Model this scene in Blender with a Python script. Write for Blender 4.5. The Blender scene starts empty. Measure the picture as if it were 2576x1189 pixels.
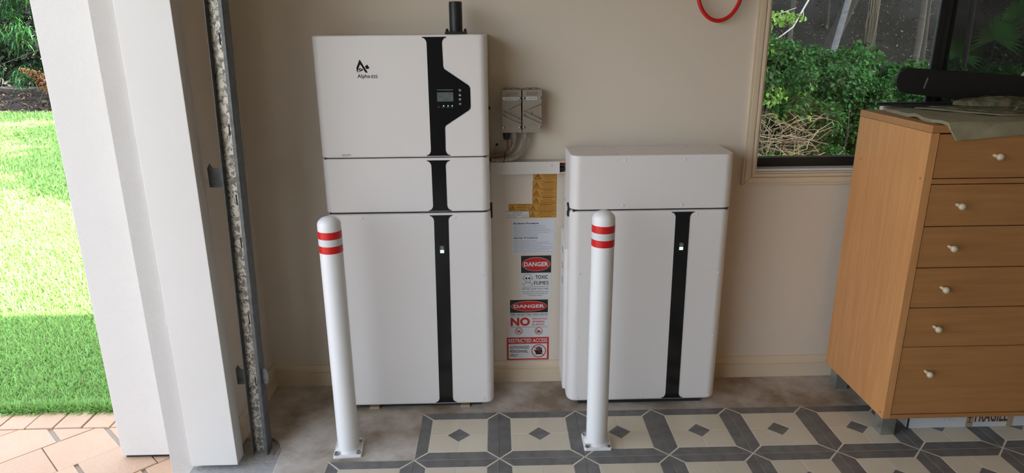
import bpy, bmesh, math, random
import numpy as np
from mathutils import Vector, Matrix

random.seed(7)
rng = np.random.default_rng(11)
S = bpy.context.scene
C = S.collection
PI = math.pi

# ------------------------------------------------------------------ camera
cam_d = bpy.data.cameras.new('camera')
cam = bpy.data.objects.new('camera', cam_d); C.objects.link(cam)
CX, CY, CZ, YAW, PIT, ROL, FPX = 0.6272, -2.6824, 1.485, 0.026, 0.2974, -0.0081, 1709.56
fw = Vector((math.sin(YAW)*math.cos(PIT), math.cos(YAW)*math.cos(PIT), -math.sin(PIT)))
rt = Vector((math.cos(YAW), -math.sin(YAW), 0)); up = rt.cross(fw)
r2 = rt*math.cos(ROL) + up*math.sin(ROL); u2 = -rt*math.sin(ROL) + up*math.cos(ROL)
cam.matrix_world = Matrix(((r2.x, u2.x, -fw.x, CX), (r2.y, u2.y, -fw.y, CY), (r2.z, u2.z, -fw.z, CZ), (0, 0, 0, 1)))
cam_d.sensor_width = 36; cam_d.lens = FPX*36/2576; cam_d.clip_start = 0.02
S.camera = cam

# ------------------------------------------------------------------ sky, sun, exposure
w = bpy.data.worlds.new('world'); S.world = w; w.use_nodes = True
nt = w.node_tree; bg = nt.nodes['Background']
sky = nt.nodes.new('ShaderNodeTexSky'); sky.sky_type = 'NISHITA'; sky.sun_disc = False
sky.sun_elevation = math.radians(45); sky.sun_rotation = math.radians(99)
sky.air_density = 1.0; sky.dust_density = 2.5; sky.ozone_density = 1.0
hz = nt.nodes.new('ShaderNodeHueSaturation'); hz.inputs['Saturation'].default_value = .5   # sky blue muted for white balance
nt.links.new(sky.outputs[0], hz.inputs['Color']); nt.links.new(hz.outputs[0], bg.inputs[0]); bg.inputs[1].default_value = 0.62
sun_d = bpy.data.lights.new('sun', 'SUN'); sun_d.energy = 13.0; sun_d.angle = math.radians(0.6); sun_d.color = (1, .95, .86)
sun = bpy.data.objects.new('sun', sun_d); C.objects.link(sun)
sun.rotation_euler = Vector((-.985, .16, -1)).to_track_quat('-Z', 'Y').to_euler()
sun.location = (8, -2, 9)
S.view_settings.view_transform = 'Standard'; S.view_settings.look = 'None'
S.view_settings.exposure = 0.92; S.view_settings.gamma = 1; S.view_settings.use_curve_mapping = False

# ------------------------------------------------------------------ helpers
def lin(r, g, b):
    f = lambda c: (c/255/12.92) if c/255 <= .04045 else ((c/255+.055)/1.055)**2.4
    return (f(r), f(g), f(b), 1)

def mat(name, col, rough=.6, metal=0, noise=None, bump=None, spec=.5, coord='Object', island=0, rnd=0, coat=0, emit=None, col2=None, trans=0):
    """noise=(scale, amount, stretch) mixes col with col2; bump=(scale, strength, stretch)"""
    m = bpy.data.materials.new(name); m.use_nodes = True
    n = m.node_tree.nodes; l = m.node_tree.links; b = n['Principled BSDF']
    b.inputs['Base Color'].default_value = col; b.inputs['Roughness'].default_value = rough
    b.inputs['Metallic'].default_value = metal; b.inputs['Specular IOR Level'].default_value = spec
    if coat: b.inputs['Coat Weight'].default_value = coat; b.inputs['Coat Roughness'].default_value = .15
    if emit: b.inputs['Emission Color'].default_value = emit[0]; b.inputs['Emission Strength'].default_value = emit[1]
    tc = n.new('ShaderNodeTexCoord')
    def tex(sc, st, detail=4):
        mp = n.new('ShaderNodeMapping'); mp.inputs['Scale'].default_value = st
        l.new(tc.outputs[coord], mp.inputs['Vector'])
        t = n.new('ShaderNodeTexNoise'); t.inputs['Scale'].default_value = sc; t.inputs['Detail'].default_value = detail; t.inputs['Roughness'].default_value = .64
        l.new(mp.outputs[0], t.inputs['Vector']); return t
    colsock = None
    if noise:
        t = tex(noise[0], noise[2] if len(noise) > 2 else (1, 1, 1), 6)
        rp = n.new('ShaderNodeValToRGB'); rp.color_ramp.elements[0].position = .5-.22*noise[1]; rp.color_ramp.elements[1].position = .5+.22*noise[1]
        rp.color_ramp.elements[0].color = col; rp.color_ramp.elements[1].color = col2 or tuple(c*.7 for c in col[:3])+(1,)
        l.new(t.outputs['Fac'], rp.inputs[0]); colsock = rp.outputs[0]
    if island or rnd:
        hs = n.new('ShaderNodeHueSaturation')
        src = n.new('ShaderNodeNewGeometry').outputs['Random Per Island'] if island else n.new('ShaderNodeObjectInfo').outputs['Random']
        a = island or rnd
        mr = n.new('ShaderNodeMapRange'); mr.inputs['To Min'].default_value = 1-a; mr.inputs['To Max'].default_value = 1+a
        l.new(src, mr.inputs['Value']); l.new(mr.outputs[0], hs.inputs['Value'])
        mr2 = n.new('ShaderNodeMapRange'); mr2.inputs['To Min'].default_value = .5-.06*a; mr2.inputs['To Max'].default_value = .5+.05*a
        l.new(src, mr2.inputs['Value']); l.new(mr2.outputs[0], hs.inputs['Hue'])
        if colsock: l.new(colsock, hs.inputs['Color'])
        else: hs.inputs['Color'].default_value = col
        colsock = hs.outputs[0]
    if colsock: l.new(colsock, b.inputs['Base Color'])
    if bump:
        t = tex(bump[0], bump[2] if len(bump) > 2 else (1, 1, 1))
        bp = n.new('ShaderNodeBump'); bp.inputs['Strength'].default_value = bump[1]; bp.inputs['Distance'].default_value = .01 if len(bump) < 4 else bump[3]
        l.new(t.outputs['Fac'], bp.inputs['Height']); l.new(bp.outputs[0], b.inputs['Normal'])
    if trans:
        tl = n.new('ShaderNodeBsdfTranslucent'); mx = n.new('ShaderNodeMixShader'); mx.inputs[0].default_value = trans
        if colsock: l.new(colsock, tl.inputs['Color'])
        else: tl.inputs['Color'].default_value = col
        l.new(b.outputs[0], mx.inputs[1]); l.new(tl.outputs[0], mx.inputs[2]); l.new(mx.outputs[0], n['Material Output'].inputs['Surface'])
    return m

class G:
    def __init__(s): s.v = []; s.f = []
    def add(s, vs, fs):
        o = len(s.v); s.v += [tuple(p) for p in vs]; s.f += [tuple(i+o for i in f) for f in fs]; return s
    def box(s, x0, x1, y0, y1, z0, z1):
        return s.add([(x, y, z) for z in (z0, z1) for y in (y0, y1) for x in (x0, x1)],
                     [(0, 2, 3, 1), (4, 5, 7, 6), (0, 1, 5, 4), (2, 6, 7, 3), (0, 4, 6, 2), (1, 3, 7, 5)])
    def prism(s, poly, axis, a, b):
        """poly of 2d points extruded along axis: 'z' poly=(x,y); 'y' poly=(x,z); 'x' poly=(y,z)"""
        mk = {'z': lambda p, t: (p[0], p[1], t), 'y': lambda p, t: (p[0], t, p[1]), 'x': lambda p, t: (t, p[0], p[1])}[axis]
        n = len(poly); vs = [mk(p, a) for p in poly]+[mk(p, b) for p in poly]
        return s.add(vs, [tuple(range(n))[::-1], tuple(range(n, 2*n))]+[(i, (i+1) % n, n+(i+1) % n, n+i) for i in range(n)])
    def tube(s, path, rad, n=10, cap=True):
        P = [Vector(p) for p in path]; m = len(P); R = rad if hasattr(rad, '__len__') else [rad]*m
        vs = []; ref = None
        for i, p in enumerate(P):
            t = (P[min(i+1, m-1)]-P[max(i-1, 0)]).normalized()
            if ref is None: ref = Vector((0, 0, 1)) if abs(t.z) < .9 else Vector((1, 0, 0))
            a = (ref - t*ref.dot(t)).normalized(); ref = a; b = t.cross(a)
            vs += [p+(a*math.cos(2*PI*k/n)+b*math.sin(2*PI*k/n))*R[i] for k in range(n)]
        fs = [(i*n+k, i*n+(k+1) % n, (i+1)*n+(k+1) % n, (i+1)*n+k) for i in range(m-1) for k in range(n)]
        if cap: fs += [tuple(range(n))[::-1], tuple(range((m-1)*n, m*n))]
        return s.add(vs, fs)
    def lathe(s, prof, c, n=20, axis='z'):
        """prof: list of (radius, height) bottom to top"""
        vs = []
        for r, h in prof:
            for k in range(n):
                a = 2*PI*k/n; p = (r*math.cos(a), r*math.sin(a), h)
                if axis == 'y': p = (p[0], -p[2], p[1])
                if axis == 'x': p = (p[2], p[0], p[1])
                vs.append((c[0]+p[0], c[1]+p[1], c[2]+p[2]))
        m = len(prof)
        fs = [(i*n+k, i*n+(k+1) % n, (i+1)*n+(k+1) % n, (i+1)*n+k) for i in range(m-1) for k in range(n)]
        return s.add(vs, fs+[tuple(range(n))[::-1], tuple(range((m-1)*n, m*n))])

def root_loc(p):
    v = Vector((0, 0, 0))
    while p: v += p.location; p = p.parent
    return v

def tag(o, label=None, cat=None, group=None, kind=None):
    if label: o['label'] = label
    if cat: o['category'] = cat
    if group: o['group'] = group
    if kind: o['kind'] = kind
    return o

def obj(name, g, m, parent=None, bevel=0, seg=2, smooth=True, label=None, cat=None, group=None, kind=None, base=None, fast=False, wn=False):
    me = bpy.data.meshes.new(name)
    V = np.array(g.v, dtype=float)
    if parent: off = root_loc(parent)
    elif base is not None: off = Vector(base)
    elif kind == 'structure': off = Vector((0, 0, 0))
    else: off = Vector(((V[:, 0].min()+V[:, 0].max())/2, (V[:, 1].min()+V[:, 1].max())/2, V[:, 2].min()))
    me.from_pydata((V-np.array(off)).tolist(), [], g.f)
    if not fast:
        bm = bmesh.new(); bm.from_mesh(me)
        bmesh.ops.recalc_face_normals(bm, faces=bm.faces)
        if bevel:
            ed = [e for e in bm.edges if len(e.link_faces) == 2 and e.calc_face_angle(0) > .6]
            bmesh.ops.bevel(bm, geom=ed, offset=bevel, segments=seg, profile=.5, affect='EDGES', clamp_overlap=True)
        if smooth:
            for f in bm.faces: f.smooth = True
            for e in bm.edges:
                if len(e.link_faces) != 2 or e.calc_face_angle(0) > .62: e.smooth = False
        bm.to_mesh(me); bm.free()
    me.materials.append(m)
    o = bpy.data.objects.new(name, me); C.objects.link(o)
    if (bevel and smooth) or wn: o.modifiers.new('weighted_normal', 'WEIGHTED_NORMAL').keep_sharp = True
    if parent: o.parent = parent
    else: o.location = off
    return tag(o, label, cat, group, kind)

def thing(name, loc, label, cat, group=None):
    o = bpy.data.objects.new(name, None); C.objects.link(o); o.location = loc; o.empty_display_size = .05
    return tag(o, label, cat, group)

def dup(o, parent=None):
    c = o.copy(); C.objects.link(c); c.parent = parent
    for ch in list(o.children): dup(ch, c)
    return c

def rrect(x0, x1, z0, z1, r, n=4):
    P = []
    for cx, cz, a in ((x1-r, z1-r, 0), (x0+r, z1-r, PI/2), (x0+r, z0+r, PI), (x1-r, z0+r, 1.5*PI)):
        P += [(cx+r*math.cos(a+PI/2*k/n), cz+r*math.sin(a+PI/2*k/n)) for k in range(n+1)]
    return P

def ell(cx, cz, rx, rz, n=28): return [(cx+rx*math.cos(2*PI*k/n), cz+rz*math.sin(2*PI*k/n)) for k in range(n)]

_tc = {}
def text_geo(s, bold):
    k = (s, bold)
    if k not in _tc:
        cu = bpy.data.curves.new('t', 'FONT'); cu.body = s; cu.size = 1; cu.resolution_u = 4 if len(s) < 20 else 2; cu.offset = bold; cu.space_character = 1+bold*1.2
        o = bpy.data.objects.new('t', cu); C.objects.link(o)
        dg = bpy.context.evaluated_depsgraph_get(); me = bpy.data.meshes.new_from_object(o.evaluated_get(dg))
        vs = np.array([v.co[:] for v in me.vertices]); fs = [tuple(p.vertices) for p in me.polygons]
        bpy.data.objects.remove(o); bpy.data.curves.remove(cu); bpy.data.meshes.remove(me)
        _tc[k] = (vs, fs)
    return _tc[k]

def lettering(name, items, y, m, parent, axis='y'):
    """items: (text, x0, z0, x1, z1, bold) fitted into rectangles on the plane y (facing -y)"""
    g = G()
    for s, x0, z0, x1, z1, b in items:
        wide = 'M' in s or 'W' in s          # these letters are thickened by shifted copies, the rest by outline offset
        vs, fs = text_geo(s, 0 if wide else b)
        lo, hi = vs.min(0), vs.max(0); pad = b*.55 if wide else 0
        sx = (x1-x0)/(hi[0]-lo[0]+2*pad); sz = (z1-z0)/max(hi[1]-lo[1], 1e-6)
        for q_, dx in enumerate((-pad, 0, pad) if pad > .003 else (0,)):
            g.add([(x0+(v[0]-lo[0]+pad+dx)*sx, y-q_*.00002, z0+(v[1]-lo[1])*sz) for v in vs], fs)
    return obj(name, g, m, parent, smooth=False)

def flat(name, polys, y, th, m, parent, label=None):
    g = G()
    for k, p in enumerate(polys): g.prism(p, 'y', y-th-k*.00001, y)
    return obj(name, g, m, parent, smooth=False, label=label)

def rect(x0, x1, z0, z1): return [(x0, z0), (x1, z0), (x1, z1), (x0, z1)]

# ------------------------------------------------------------------ materials
M = {}
M['wall'] = mat('wall_paint', (.715, .63, .525, 1), .75, bump=(420, .05))
M['ceil'] = mat('ceiling_timber', (.62, .48, .29, 1), .8, noise=(5, 1, (1, 9, 1)), col2=(.54, .40, .24, 1))
M['hard'] = mat('hardboard', (.50, .455, .39, 1), .8, noise=(4, 1), col2=(.43, .385, .32, 1))
M['soffit'] = mat('soffit_paint', (.7, .69, .66, 1), .8)
M['render'] = mat('render_plaster', (.71, .68, .65, 1), .8, bump=(420, .35, (1, 1, .8)), noise=(3, 1.4), col2=(.67, .635, .595, 1))
M['board'] = mat('jamb_paint', (.73, .70, .67, 1), .45, bump=(60, .05), noise=(2, 1.2), col2=(.70, .665, .62, 1))
M['cream'] = mat('cream_trim', (.70, .575, .42, 1), .5, bump=(30, .08))
M['concrete'] = mat('concrete', (.60, .55, .49, 1), .7, noise=(3.3, .55), col2=(.27, .20, .135, 1), bump=(30, .12))
M['thresh'] = mat('threshold_concrete', (.47, .46, .45, 1), .7, noise=(9, 1.2), col2=(.33, .31, .29, 1), bump=(60, .3))
M['tdark'] = mat('charcoal_tile', (.115, .110, .103, 1), .42, noise=(22, .9), col2=(.20, .194, .184, 1), bump=(90, .1), rnd=.1)
M['tcream'] = mat('cream_tile', (.70, .62, .47, 1), .38, noise=(9, 1.2), col2=(.64, .58, .46, 1), bump=(60, .04), rnd=.05)
M['grout'] = mat('grout', (.74, .68, .57, 1), .7)
M['case'] = mat('cabinet_enamel', (.80, .757, .728, 1), .38, bump=(700, .03))
M['black'] = mat('black_acrylic', (.008, .008, .009, 1), .16)
M['mattblack'] = mat('matt_black', (.012, .012, .012, 1), .6)
M['dark'] = mat('dark_gap', (.02, .02, .02, 1), .8)
M['bollard'] = mat('bollard_white', (.80, .79, .78, 1), .3)
M['red'] = mat('red_tape', (.62, .012, .012, 1), .3)
M['wtape'] = mat('white_tape', (.72, .72, .72, 1), .3, noise=(300, 1), col2=(.62, .63, .64, 1))
M['zinc'] = mat('zinc_bolt', (.5, .5, .5, 1), .3, 1)
M['plastic'] = mat('grey_plastic', (.31, .265, .21, 1), .5)
M['plast_d'] = mat('grey_plastic_plate', (.21, .17, .13, 1), .5)
M['trunk'] = mat('duct_plastic', (.62, .59, .54, 1), .5)
M['white'] = mat('white_sticker', (.68, .68, .68, 1), .45)
M['orange'] = mat('orange_sticker', (.58, .29, .035, 1), .45)
M['signred'] = mat('sign_red', (.52, .018, .015, 1), .4)
M['signblack'] = mat('sign_black', (.015, .015, .015, 1), .4)
M['ink'] = mat('ink', (.012, .012, .012, 1), .7, spec=.15)
M['grey_ink'] = mat('grey_ink', (.25, .25, .25, 1), .6)
M['paper'] = mat('paper', (.66, .68, .74, 1), .35)
M['alu'] = mat('black_aluminium', (.012, .012, .012, 1), .4)
M['lining'] = mat('white_lining', (.75, .75, .75, 1), .5)
M['copper'] = mat('orange_cable', (.24, .10, .045, 1), .5)
M['cable_red'] = mat('red_cable', (.6, .03, .02, 1), .4)
M['hose'] = mat('red_hose', (.6, .015, .01, 1), .3)
M['antenna'] = mat('antenna_plastic', (.012, .016, .015, 1), .45)
M['lcd'] = mat('lcd', (.13, .16, .14, 1), .3, noise=(60, 1), col2=(.09, .11, .10, 1))
M['led'] = mat('led_green', (.1, .7, .2, 1), .3, emit=((.35, 1, .45, 1), 1.2))
M['ledw'] = mat('led_white', (.8, .9, .8, 1), .3, emit=((.8, 1, .85, 1), .9))
M['legend'] = mat('legend_print', (.55, .55, .55, 1), .5)
M['wood_v'] = mat('pine_vertical_lit', (.70, .335, .125, 1), .42, noise=(6, 1.3, (9, 9, .6)), col2=(.52, .235, .08, 1), bump=(60, .08, (8, 8, .4)))  # grain upright; brighter light on the chest's sides is put into this colour
M['wood_h'] = mat('pine_horizontal_shaded', (.50, .235, .08, 1), .42, noise=(5, 1.3, (.6, 10, 10)), col2=(.36, .155, .05, 1), bump=(60, .1, (.4, 8, 8)))  # grain level; the front's weaker light is put into this darker colour
M['knob'] = mat('knob', (.62, .52, .36, 1), .3)
M['foot'] = mat('foot_metal', (.35, .36, .32, 1), .22, .7)
M['card'] = mat('white_cardboard', (.62, .62, .64, 1), .6, bump=(40, .1))
M['tape'] = mat('brown_tape', (.42, .32, .20, 1), .35)
M['fragile'] = mat('fragile_print', (.16, .05, .02, 1), .5)
M['camo'] = mat('camo_cloth', (.23, .20, .12, 1), .95, noise=(22, .3), col2=(.085, .095, .05, 1), bump=(120, .5))
M['suede'] = mat('suede', (.36, .315, .20, 1), .95, noise=(16, .9), col2=(.23, .21, .13, 1), bump=(160, .28))
M['rust'] = mat('dried_frond', (.30, .10, .03, 1), .8, island=.5)
M['soil'] = mat('soil', (.045, .034, .025, 1), .95, noise=(3, 1), col2=(.02, .016, .012, 1), bump=(12, .8))
M['lawn'] = mat('lawn_base', (.17, .30, .075, 1), .9, noise=(6, 1), col2=(.08, .17, .04, 1), bump=(40, .8))
M['grass'] = mat('grass_blade', (.31, .53, .15, 1), .6, island=.38, trans=.3)
M['pave'] = mat('terracotta_paver', (.635, .445, .31, 1), .8, noise=(7, 1.3), col2=(.62, .385, .25, 1), bump=(60, .25), rnd=.03)
M['sand'] = mat('joint_sand', (.45, .40, .33, 1), .9, bump=(80, .4))
M['petal'] = mat('petal', (.36, .12, .10, 1), .7)
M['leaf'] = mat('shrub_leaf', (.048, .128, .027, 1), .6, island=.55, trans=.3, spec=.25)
M['leaf_l'] = mat('bright_leaf', (.20, .36, .055, 1), .45, island=.4, trans=.35)  # sun on the leafy sprays is put into this brighter colour
M['leaf_d'] = mat('dark_leaf', (.026, .036, .016, 1), .5, island=.5, trans=.2)
M['conif'] = mat('conifer_needle', (.026, .09, .018, 1), .5, island=.6, trans=.2)
M['bark'] = mat('bark', (.075, .063, .052, 1), .9, noise=(8, 1, (3, 3, .6)), col2=(.04, .034, .028, 1), bump=(20, .6, (3, 3, .5)))
M['barkp'] = mat('pale_bark', (.20, .19, .195, 1), .85, noise=(9, 1, (1, 1, 3)), col2=(.11, .10, .10, 1), bump=(14, .5))
M['palmb'] = mat('palm_bark', (.10, .08, .062, 1), .85, noise=(5, .5, (.3, .3, 6)), col2=(.06, .048, .038, 1))
M['straw'] = mat('dry_frond', (.14, .11, .072, 1), .85, island=.35)
M['twig'] = mat('dry_twig', (.30, .21, .13, 1), .9, island=.4)
M['twigw'] = mat('white_twig', (.55, .50, .44, 1), .8)
M['pink'] = mat('pink_flower', (.75, .42, .45, 1), .6)
M['dryleaf'] = mat('dry_leaf', (.30, .25, .20, 1), .8)
M['litter'] = mat('leaf_litter', (.11, .08, .055, 1), .9, island=.7)
M['hill'] = mat('forest_soil', (.026, .021, .015, 1), .95, noise=(4, 1), col2=(.014, .012, .009, 1), bump=(9, .8))
M['litter_pale'] = mat('pale_dead_leaf', (.42, .38, .33, 1), .6, island=.4)
M['maroon'] = mat('maroon_print', (.11, .012, .008, 1), .5)
M['ball'] = mat('pale_ball', (.55, .58, .28, 1), .7)

def galv():
    m = bpy.data.materials.new('galvanised_steel'); m.use_nodes = True
    n = m.node_tree.nodes; l = m.node_tree.links; b = n['Principled BSDF']
    tc = n.new('ShaderNodeTexCoord'); mp = n.new('ShaderNodeMapping'); mp.inputs['Scale'].default_value = (1, 1, .75)
    l.new(tc.outputs['Object'], mp.inputs[0])
    no = n.new('ShaderNodeTexNoise'); no.inputs['Scale'].default_value = 60; l.new(mp.outputs[0], no.inputs['Vector'])
    ad = n.new('ShaderNodeMixRGB'); ad.inputs[0].default_value = .03; l.new(mp.outputs[0], ad.inputs[1]); l.new(no.outputs['Color'], ad.inputs[2])
    vo = n.new('ShaderNodeTexVoronoi'); vo.inputs['Scale'].default_value = 130; l.new(ad.outputs[0], vo.inputs['Vector'])
    rp = n.new('ShaderNodeValToRGB'); rp.color_ramp.elements[0].color = (.17, .155, .135, 1); rp.color_ramp.elements[1].color = (.60, .55, .46, 1)
    rp.color_ramp.elements[0].position = .2; rp.color_ramp.elements[1].position = .75
    sp = n.new('ShaderNodeSeparateColor'); l.new(vo.outputs['Color'], sp.inputs[0]); l.new(sp.outputs[0], rp.inputs[0]); l.new(rp.outputs[0], b.inputs['Base Color'])
    b.inputs['Metallic'].default_value = .55; b.inputs['Roughness'].default_value = .42
    return m
M['galv'] = galv()
M['galvd'] = mat('galvanised_dark', (.17, .18, .18, 1), .5, .5, noise=(40, .8), col2=(.10, .105, .105, 1))  # darker zinc carries the shade on the track's flanges

def see_through(name, col, fac, rough=.0, glossy=.06):
    m = bpy.data.materials.new(name); m.use_nodes = True
    n = m.node_tree.nodes; l = m.node_tree.links
    tr = n.new('ShaderNodeBsdfTransparent'); tr.inputs[0].default_value = col
    mx = n.new('ShaderNodeMixShader')
    if glossy:
        gl = n.new('ShaderNodeBsdfGlossy'); gl.inputs['Roughness'].default_value = rough
        fr = n.new('ShaderNodeFresnel'); fr.inputs[0].default_value = 1.45; l.new(fr.outputs[0], mx.inputs[0])
    else:
        gl = n.new('ShaderNodeBsdfDiffuse'); gl.inputs[0].default_value = (.03, .03, .03, 1); mx.inputs[0].default_value = fac
    l.new(tr.outputs[0], mx.inputs[1]); l.new(gl.outputs[0], mx.inputs[2]); l.new(mx.outputs[0], n['Material Output'].inputs['Surface'])
    return m
M['glass'] = see_through('window_glass', (.93, .95, .94, 1), 0)
M['screen'] = see_through('fly_screen', (1, 1, 1, 1), .58, glossy=0)

# ------------------------------------------------------------------ room shell
XR, YF, ZC = 4.6, -6.6, 2.5
WX0, WX1, WZ0, WZ1 = 1.685, 3.115, .925, 2.06
g = G()
HX0, HX1 = WX0-.026, WX1+.026
g.box(-.60, HX0, 0, .11, -.1, ZC); g.box(HX1, XR, 0, .11, -.1, ZC); g.box(HX0, HX1, 0, .11, -.1, WZ0); g.box(HX0, HX1, 0, .11, WZ1, ZC)
obj('wall_back', g, M['wall'], kind='structure', smooth=False)
obj('wall_right', G().box(XR, XR+.11, YF, .11, -.1, ZC), M['hard'], kind='structure', smooth=False)
obj('wall_front', G().box(-.60, XR, YF-.11, YF, -.1, ZC), M['hard'], kind='structure', smooth=False)
# side wall: short return behind the door track, lintel over the garage opening, far end beyond it
g = G()
g.box(-.50, -.348, -.52, 0, -.05, ZC)
obj('wall_left', g, M['wall'], kind='structure', smooth=False)
g = G().box(-.58, -.348, -4.2, -.52, 2.25, ZC); g.box(-.58, -.348, YF, -4.2, -.05, ZC)
obj('wall_left_lintel', g, M['render'], kind='structure', smooth=False)
# rendered pier: splayed inner edge, then the set-back pilaster outside
obj('wall_left_pier', G().prism([(-.35, -.50), (-.35, -.535), (-.462, -.553), (-.541, -.570), (-.541, -.45), (-.56, -.40)], 'z', -.05, ZC), M['render'], kind='structure', bevel=.0018, seg=2)
g = G().box(-.784, -.50, -.447, .05, -.036, ZC)
obj('wall_left_pilaster', g, M['render'], kind='structure', bevel=.004)
obj('wall_left_shadow_gap', G().box(-.774, -.50, -.435, .05, -.10, -.036), M['dark'], kind='structure', smooth=False)  # dark block stands for the shadow line under the pilaster
g = G().box(-.466, -.302, -.577, -.557, .004, 2.25); g.box(-.322, -.302, -.557, -.515, .004, 2.25)
obj('trim_1', g, M['board'], kind='structure', bevel=.0025)
obj('trim_2', G().box(-.349, -.318, -.5155, -.4855, .0, 2.25), M['board'], kind='structure', bevel=.002)
obj('ceiling', G().box(-.60, XR, YF, .11, ZC, ZC+.05), M['ceil'], kind='structure', smooth=False)
obj('roof', G().box(-1.0, XR+.7, YF-.7, .5, ZC+.05, ZC+.2), M['soffit'], kind='structure', smooth=False)

# floor slab with the lower door threshold notched out
floor = obj('floor', G().prism([(-.36, 0), (-.36, -.40), (-.235, -.405), (-.20, -.43), (-.178, -.47), (-.165, -.66), (-.165, YF), (XR, YF), (XR, 0)], 'z', -.1, 0), M['concrete'], kind='structure', bevel=.004)
obj('floor_threshold', G().box(-.47, -.10, YF, -.35, -.10, -.014), M['thresh'], kind='structure', smooth=False)

# floor tiles: dark mitred borders, four cream quarters and a dark diamond per cell
T = .3064; TX, TY = .3259, -.2707; ta = -.004; BW = .0445; DH = .0435; TB = .0054; TT = .0062
def piece(poly, name, m):
    g = G().prism(poly, 'z', TB-.001, TT); me_o = obj(name, g, m, floor, bevel=.0008, seg=1, smooth=False); me = me_o.data
    bpy.data.objects.remove(me_o); return me
h = T/2; e = .0007; gd = .0040
border_me = piece([(-h+gd, h-e), (h-gd, h-e), (h-BW-gd, h-BW+e), (-h+BW+gd, h-BW+e)], 'border_tile', M['tdark'])
q = h-BW-e; k0 = .0006
quarter_me = piece([(k0, q), (k0, DH+e), (DH+e, k0), (q, k0), (q, q)], 'cream_tile', M['tcream'])
diamond_me = piece([(0, DH-e), (DH-e, 0), (0, -DH+e), (-DH+e, 0)], 'diamond_tile', M['tdark'])
bed = G(); rest = {'b': G(), 'c': G()}
def cell_place(me, name, cx, cy, rz):
    o = bpy.data.objects.new(name, me); C.objects.link(o); o.parent = floor
    o.location = (cx, cy, 0); o.rotation_euler = (0, 0, rz+ta)
def cpos(i, j):
    lx, ly = (i+.5)*T, -(j+.5)*T
    return TX+lx*math.cos(ta)-ly*math.sin(ta), TY+lx*math.sin(ta)+ly*math.cos(ta)
for j in range(0, 20):
    for i in range(0 if j == 0 else -1, 13):
        cx, cy = cpos(i, j)
        if cx+h > XR or cy-h < YF: continue
        q2 = h-.0006
        bed.prism([(cx+a*q2-b*q2*ta, cy+b*q2+a*q2*ta) for a, b in ((-1, -1), (1, -1), (1, 1), (-1, 1))], 'z', .0, TB)
        if j < 3 and i < 9:
            for k in range(4):
                cell_place(border_me, 'border_tile', cx, cy, k*PI/2); cell_place(quarter_me, 'cream_tile', cx, cy, k*PI/2)
            cell_place(diamond_me, 'diamond_tile', cx, cy, 0)
        else:
            for me, key in ((border_me, 'b'), (quarter_me, 'c'), (diamond_me, 'b')):
                for k in range(1 if me is diamond_me else 4):
                    a = k*PI/2+ta; rest[key].add([(cx+v.co.x*math.cos(a)-v.co.y*math.sin(a), cy+v.co.x*math.sin(a)+v.co.y*math.cos(a), v.co.z) for v in me.vertices], [tuple(p.vertices) for p in me.polygons])
obj('grout_bed', bed, M['grout'], floor, smooth=False)
obj('dark_tile_field', rest['b'], M['tdark'], floor, smooth=False, kind='stuff')
obj('cream_tile_field', rest['c'], M['tcream'], floor, smooth=False, kind='stuff')

# baseboards with a stepped profile
bbp = [(0, 0), (-.016, 0), (-.016, .060), (-.010, .0635), (-.009, .069), (-.0145, .072), (-.0135, .082), (-.008, .093), (-.004, .096), (0, .096)]
obj('baseboard_back', G().prism(bbp, 'x', -.348, XR), M['cream'], kind='structure')
g = G().prism([(-.348-p[0], p[1]) for p in bbp], 'y', -.47, 0)
obj('baseboard_left', g, M['cream'], kind='structure')

# window: casing, lining, black aluminium frames, two panes, fly screen
def frame(g, x0, x1, z0, z1, w_, y0, y1):
    for P in ([(x0, z0), (x1, z0), (x1-w_, z0+w_), (x0+w_, z0+w_)], [(x0, z1), (x0+w_, z1-w_), (x1-w_, z1-w_), (x1, z1)],
              [(x0, z0), (x0+w_, z0+w_), (x0+w_, z1-w_), (x0, z1)], [(x1, z0), (x1, z1), (x1-w_, z1-w_), (x1-w_, z0+w_)]):
        g.prism(P, 'y', y0, y1)
    return g
g = G()
frame(g, WX0-.055, WX1+.055, WZ0-.058, WZ1+.055, .010, -.013, 0); frame(g, WX0-.045, WX1+.045, WZ0-.048, WZ1+.045, .022, -.016, 0)
frame(g, WX0-.023, WX1+.023, WZ0-.026, WZ1+.023, .005, -.012, 0); frame(g, WX0-.018, WX1+.018, WZ0-.021, WZ1+.018, .011, -.019, 0); frame(g, WX0-.007, WX1+.007, WZ0-.010, WZ1+.007, .007, -.013, 0)
win = obj('window_1', g, M['cream'], kind='structure', bevel=.002)
g = frame(G(), HX0-.001, HX1+.001, WZ0-.001, WZ1+.001, .008, -.004, .105); obj('window_lining', g, M['lining'], win, bevel=.001)
fx0, fx1, fz0, fz1 = HX0+.007, HX1-.007, WZ0+.007, WZ1-.007
g = frame(G(), fx0, fx1, fz0, fz1, .036, .045, .095); obj('window_frame', g, M['alu'], win, bevel=.002)
g = G().box(2.372, 2.404, .050, .068, fz0+.03, fz1-.03); g.box(2.410, 2.452, .074, .092, fz0+.03, fz1-.03); obj('mullion', g, M['alu'], win, bevel=.003)
obj('glass_pane', G().box(fx0+.034, 2.374, .056, .060, fz0+.034, fz1-.034), M['glass'], win, smooth=False)
obj('glass_pane', G().box(2.45, fx1-.034, .081, .085, fz0+.034, fz1-.034), M['glass'], win, smooth=False)
obj('fly_screen', G().box(2.405, fx1-.034, .0485, .0495, fz0+.034, fz1-.034), M['screen'], win, smooth=False)
obj('screen_frame', frame(G(), 2.400, fx1-.03, fz0+.03, fz1-.03, .014, .044, .054), M['alu'], win, bevel=.001)

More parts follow.
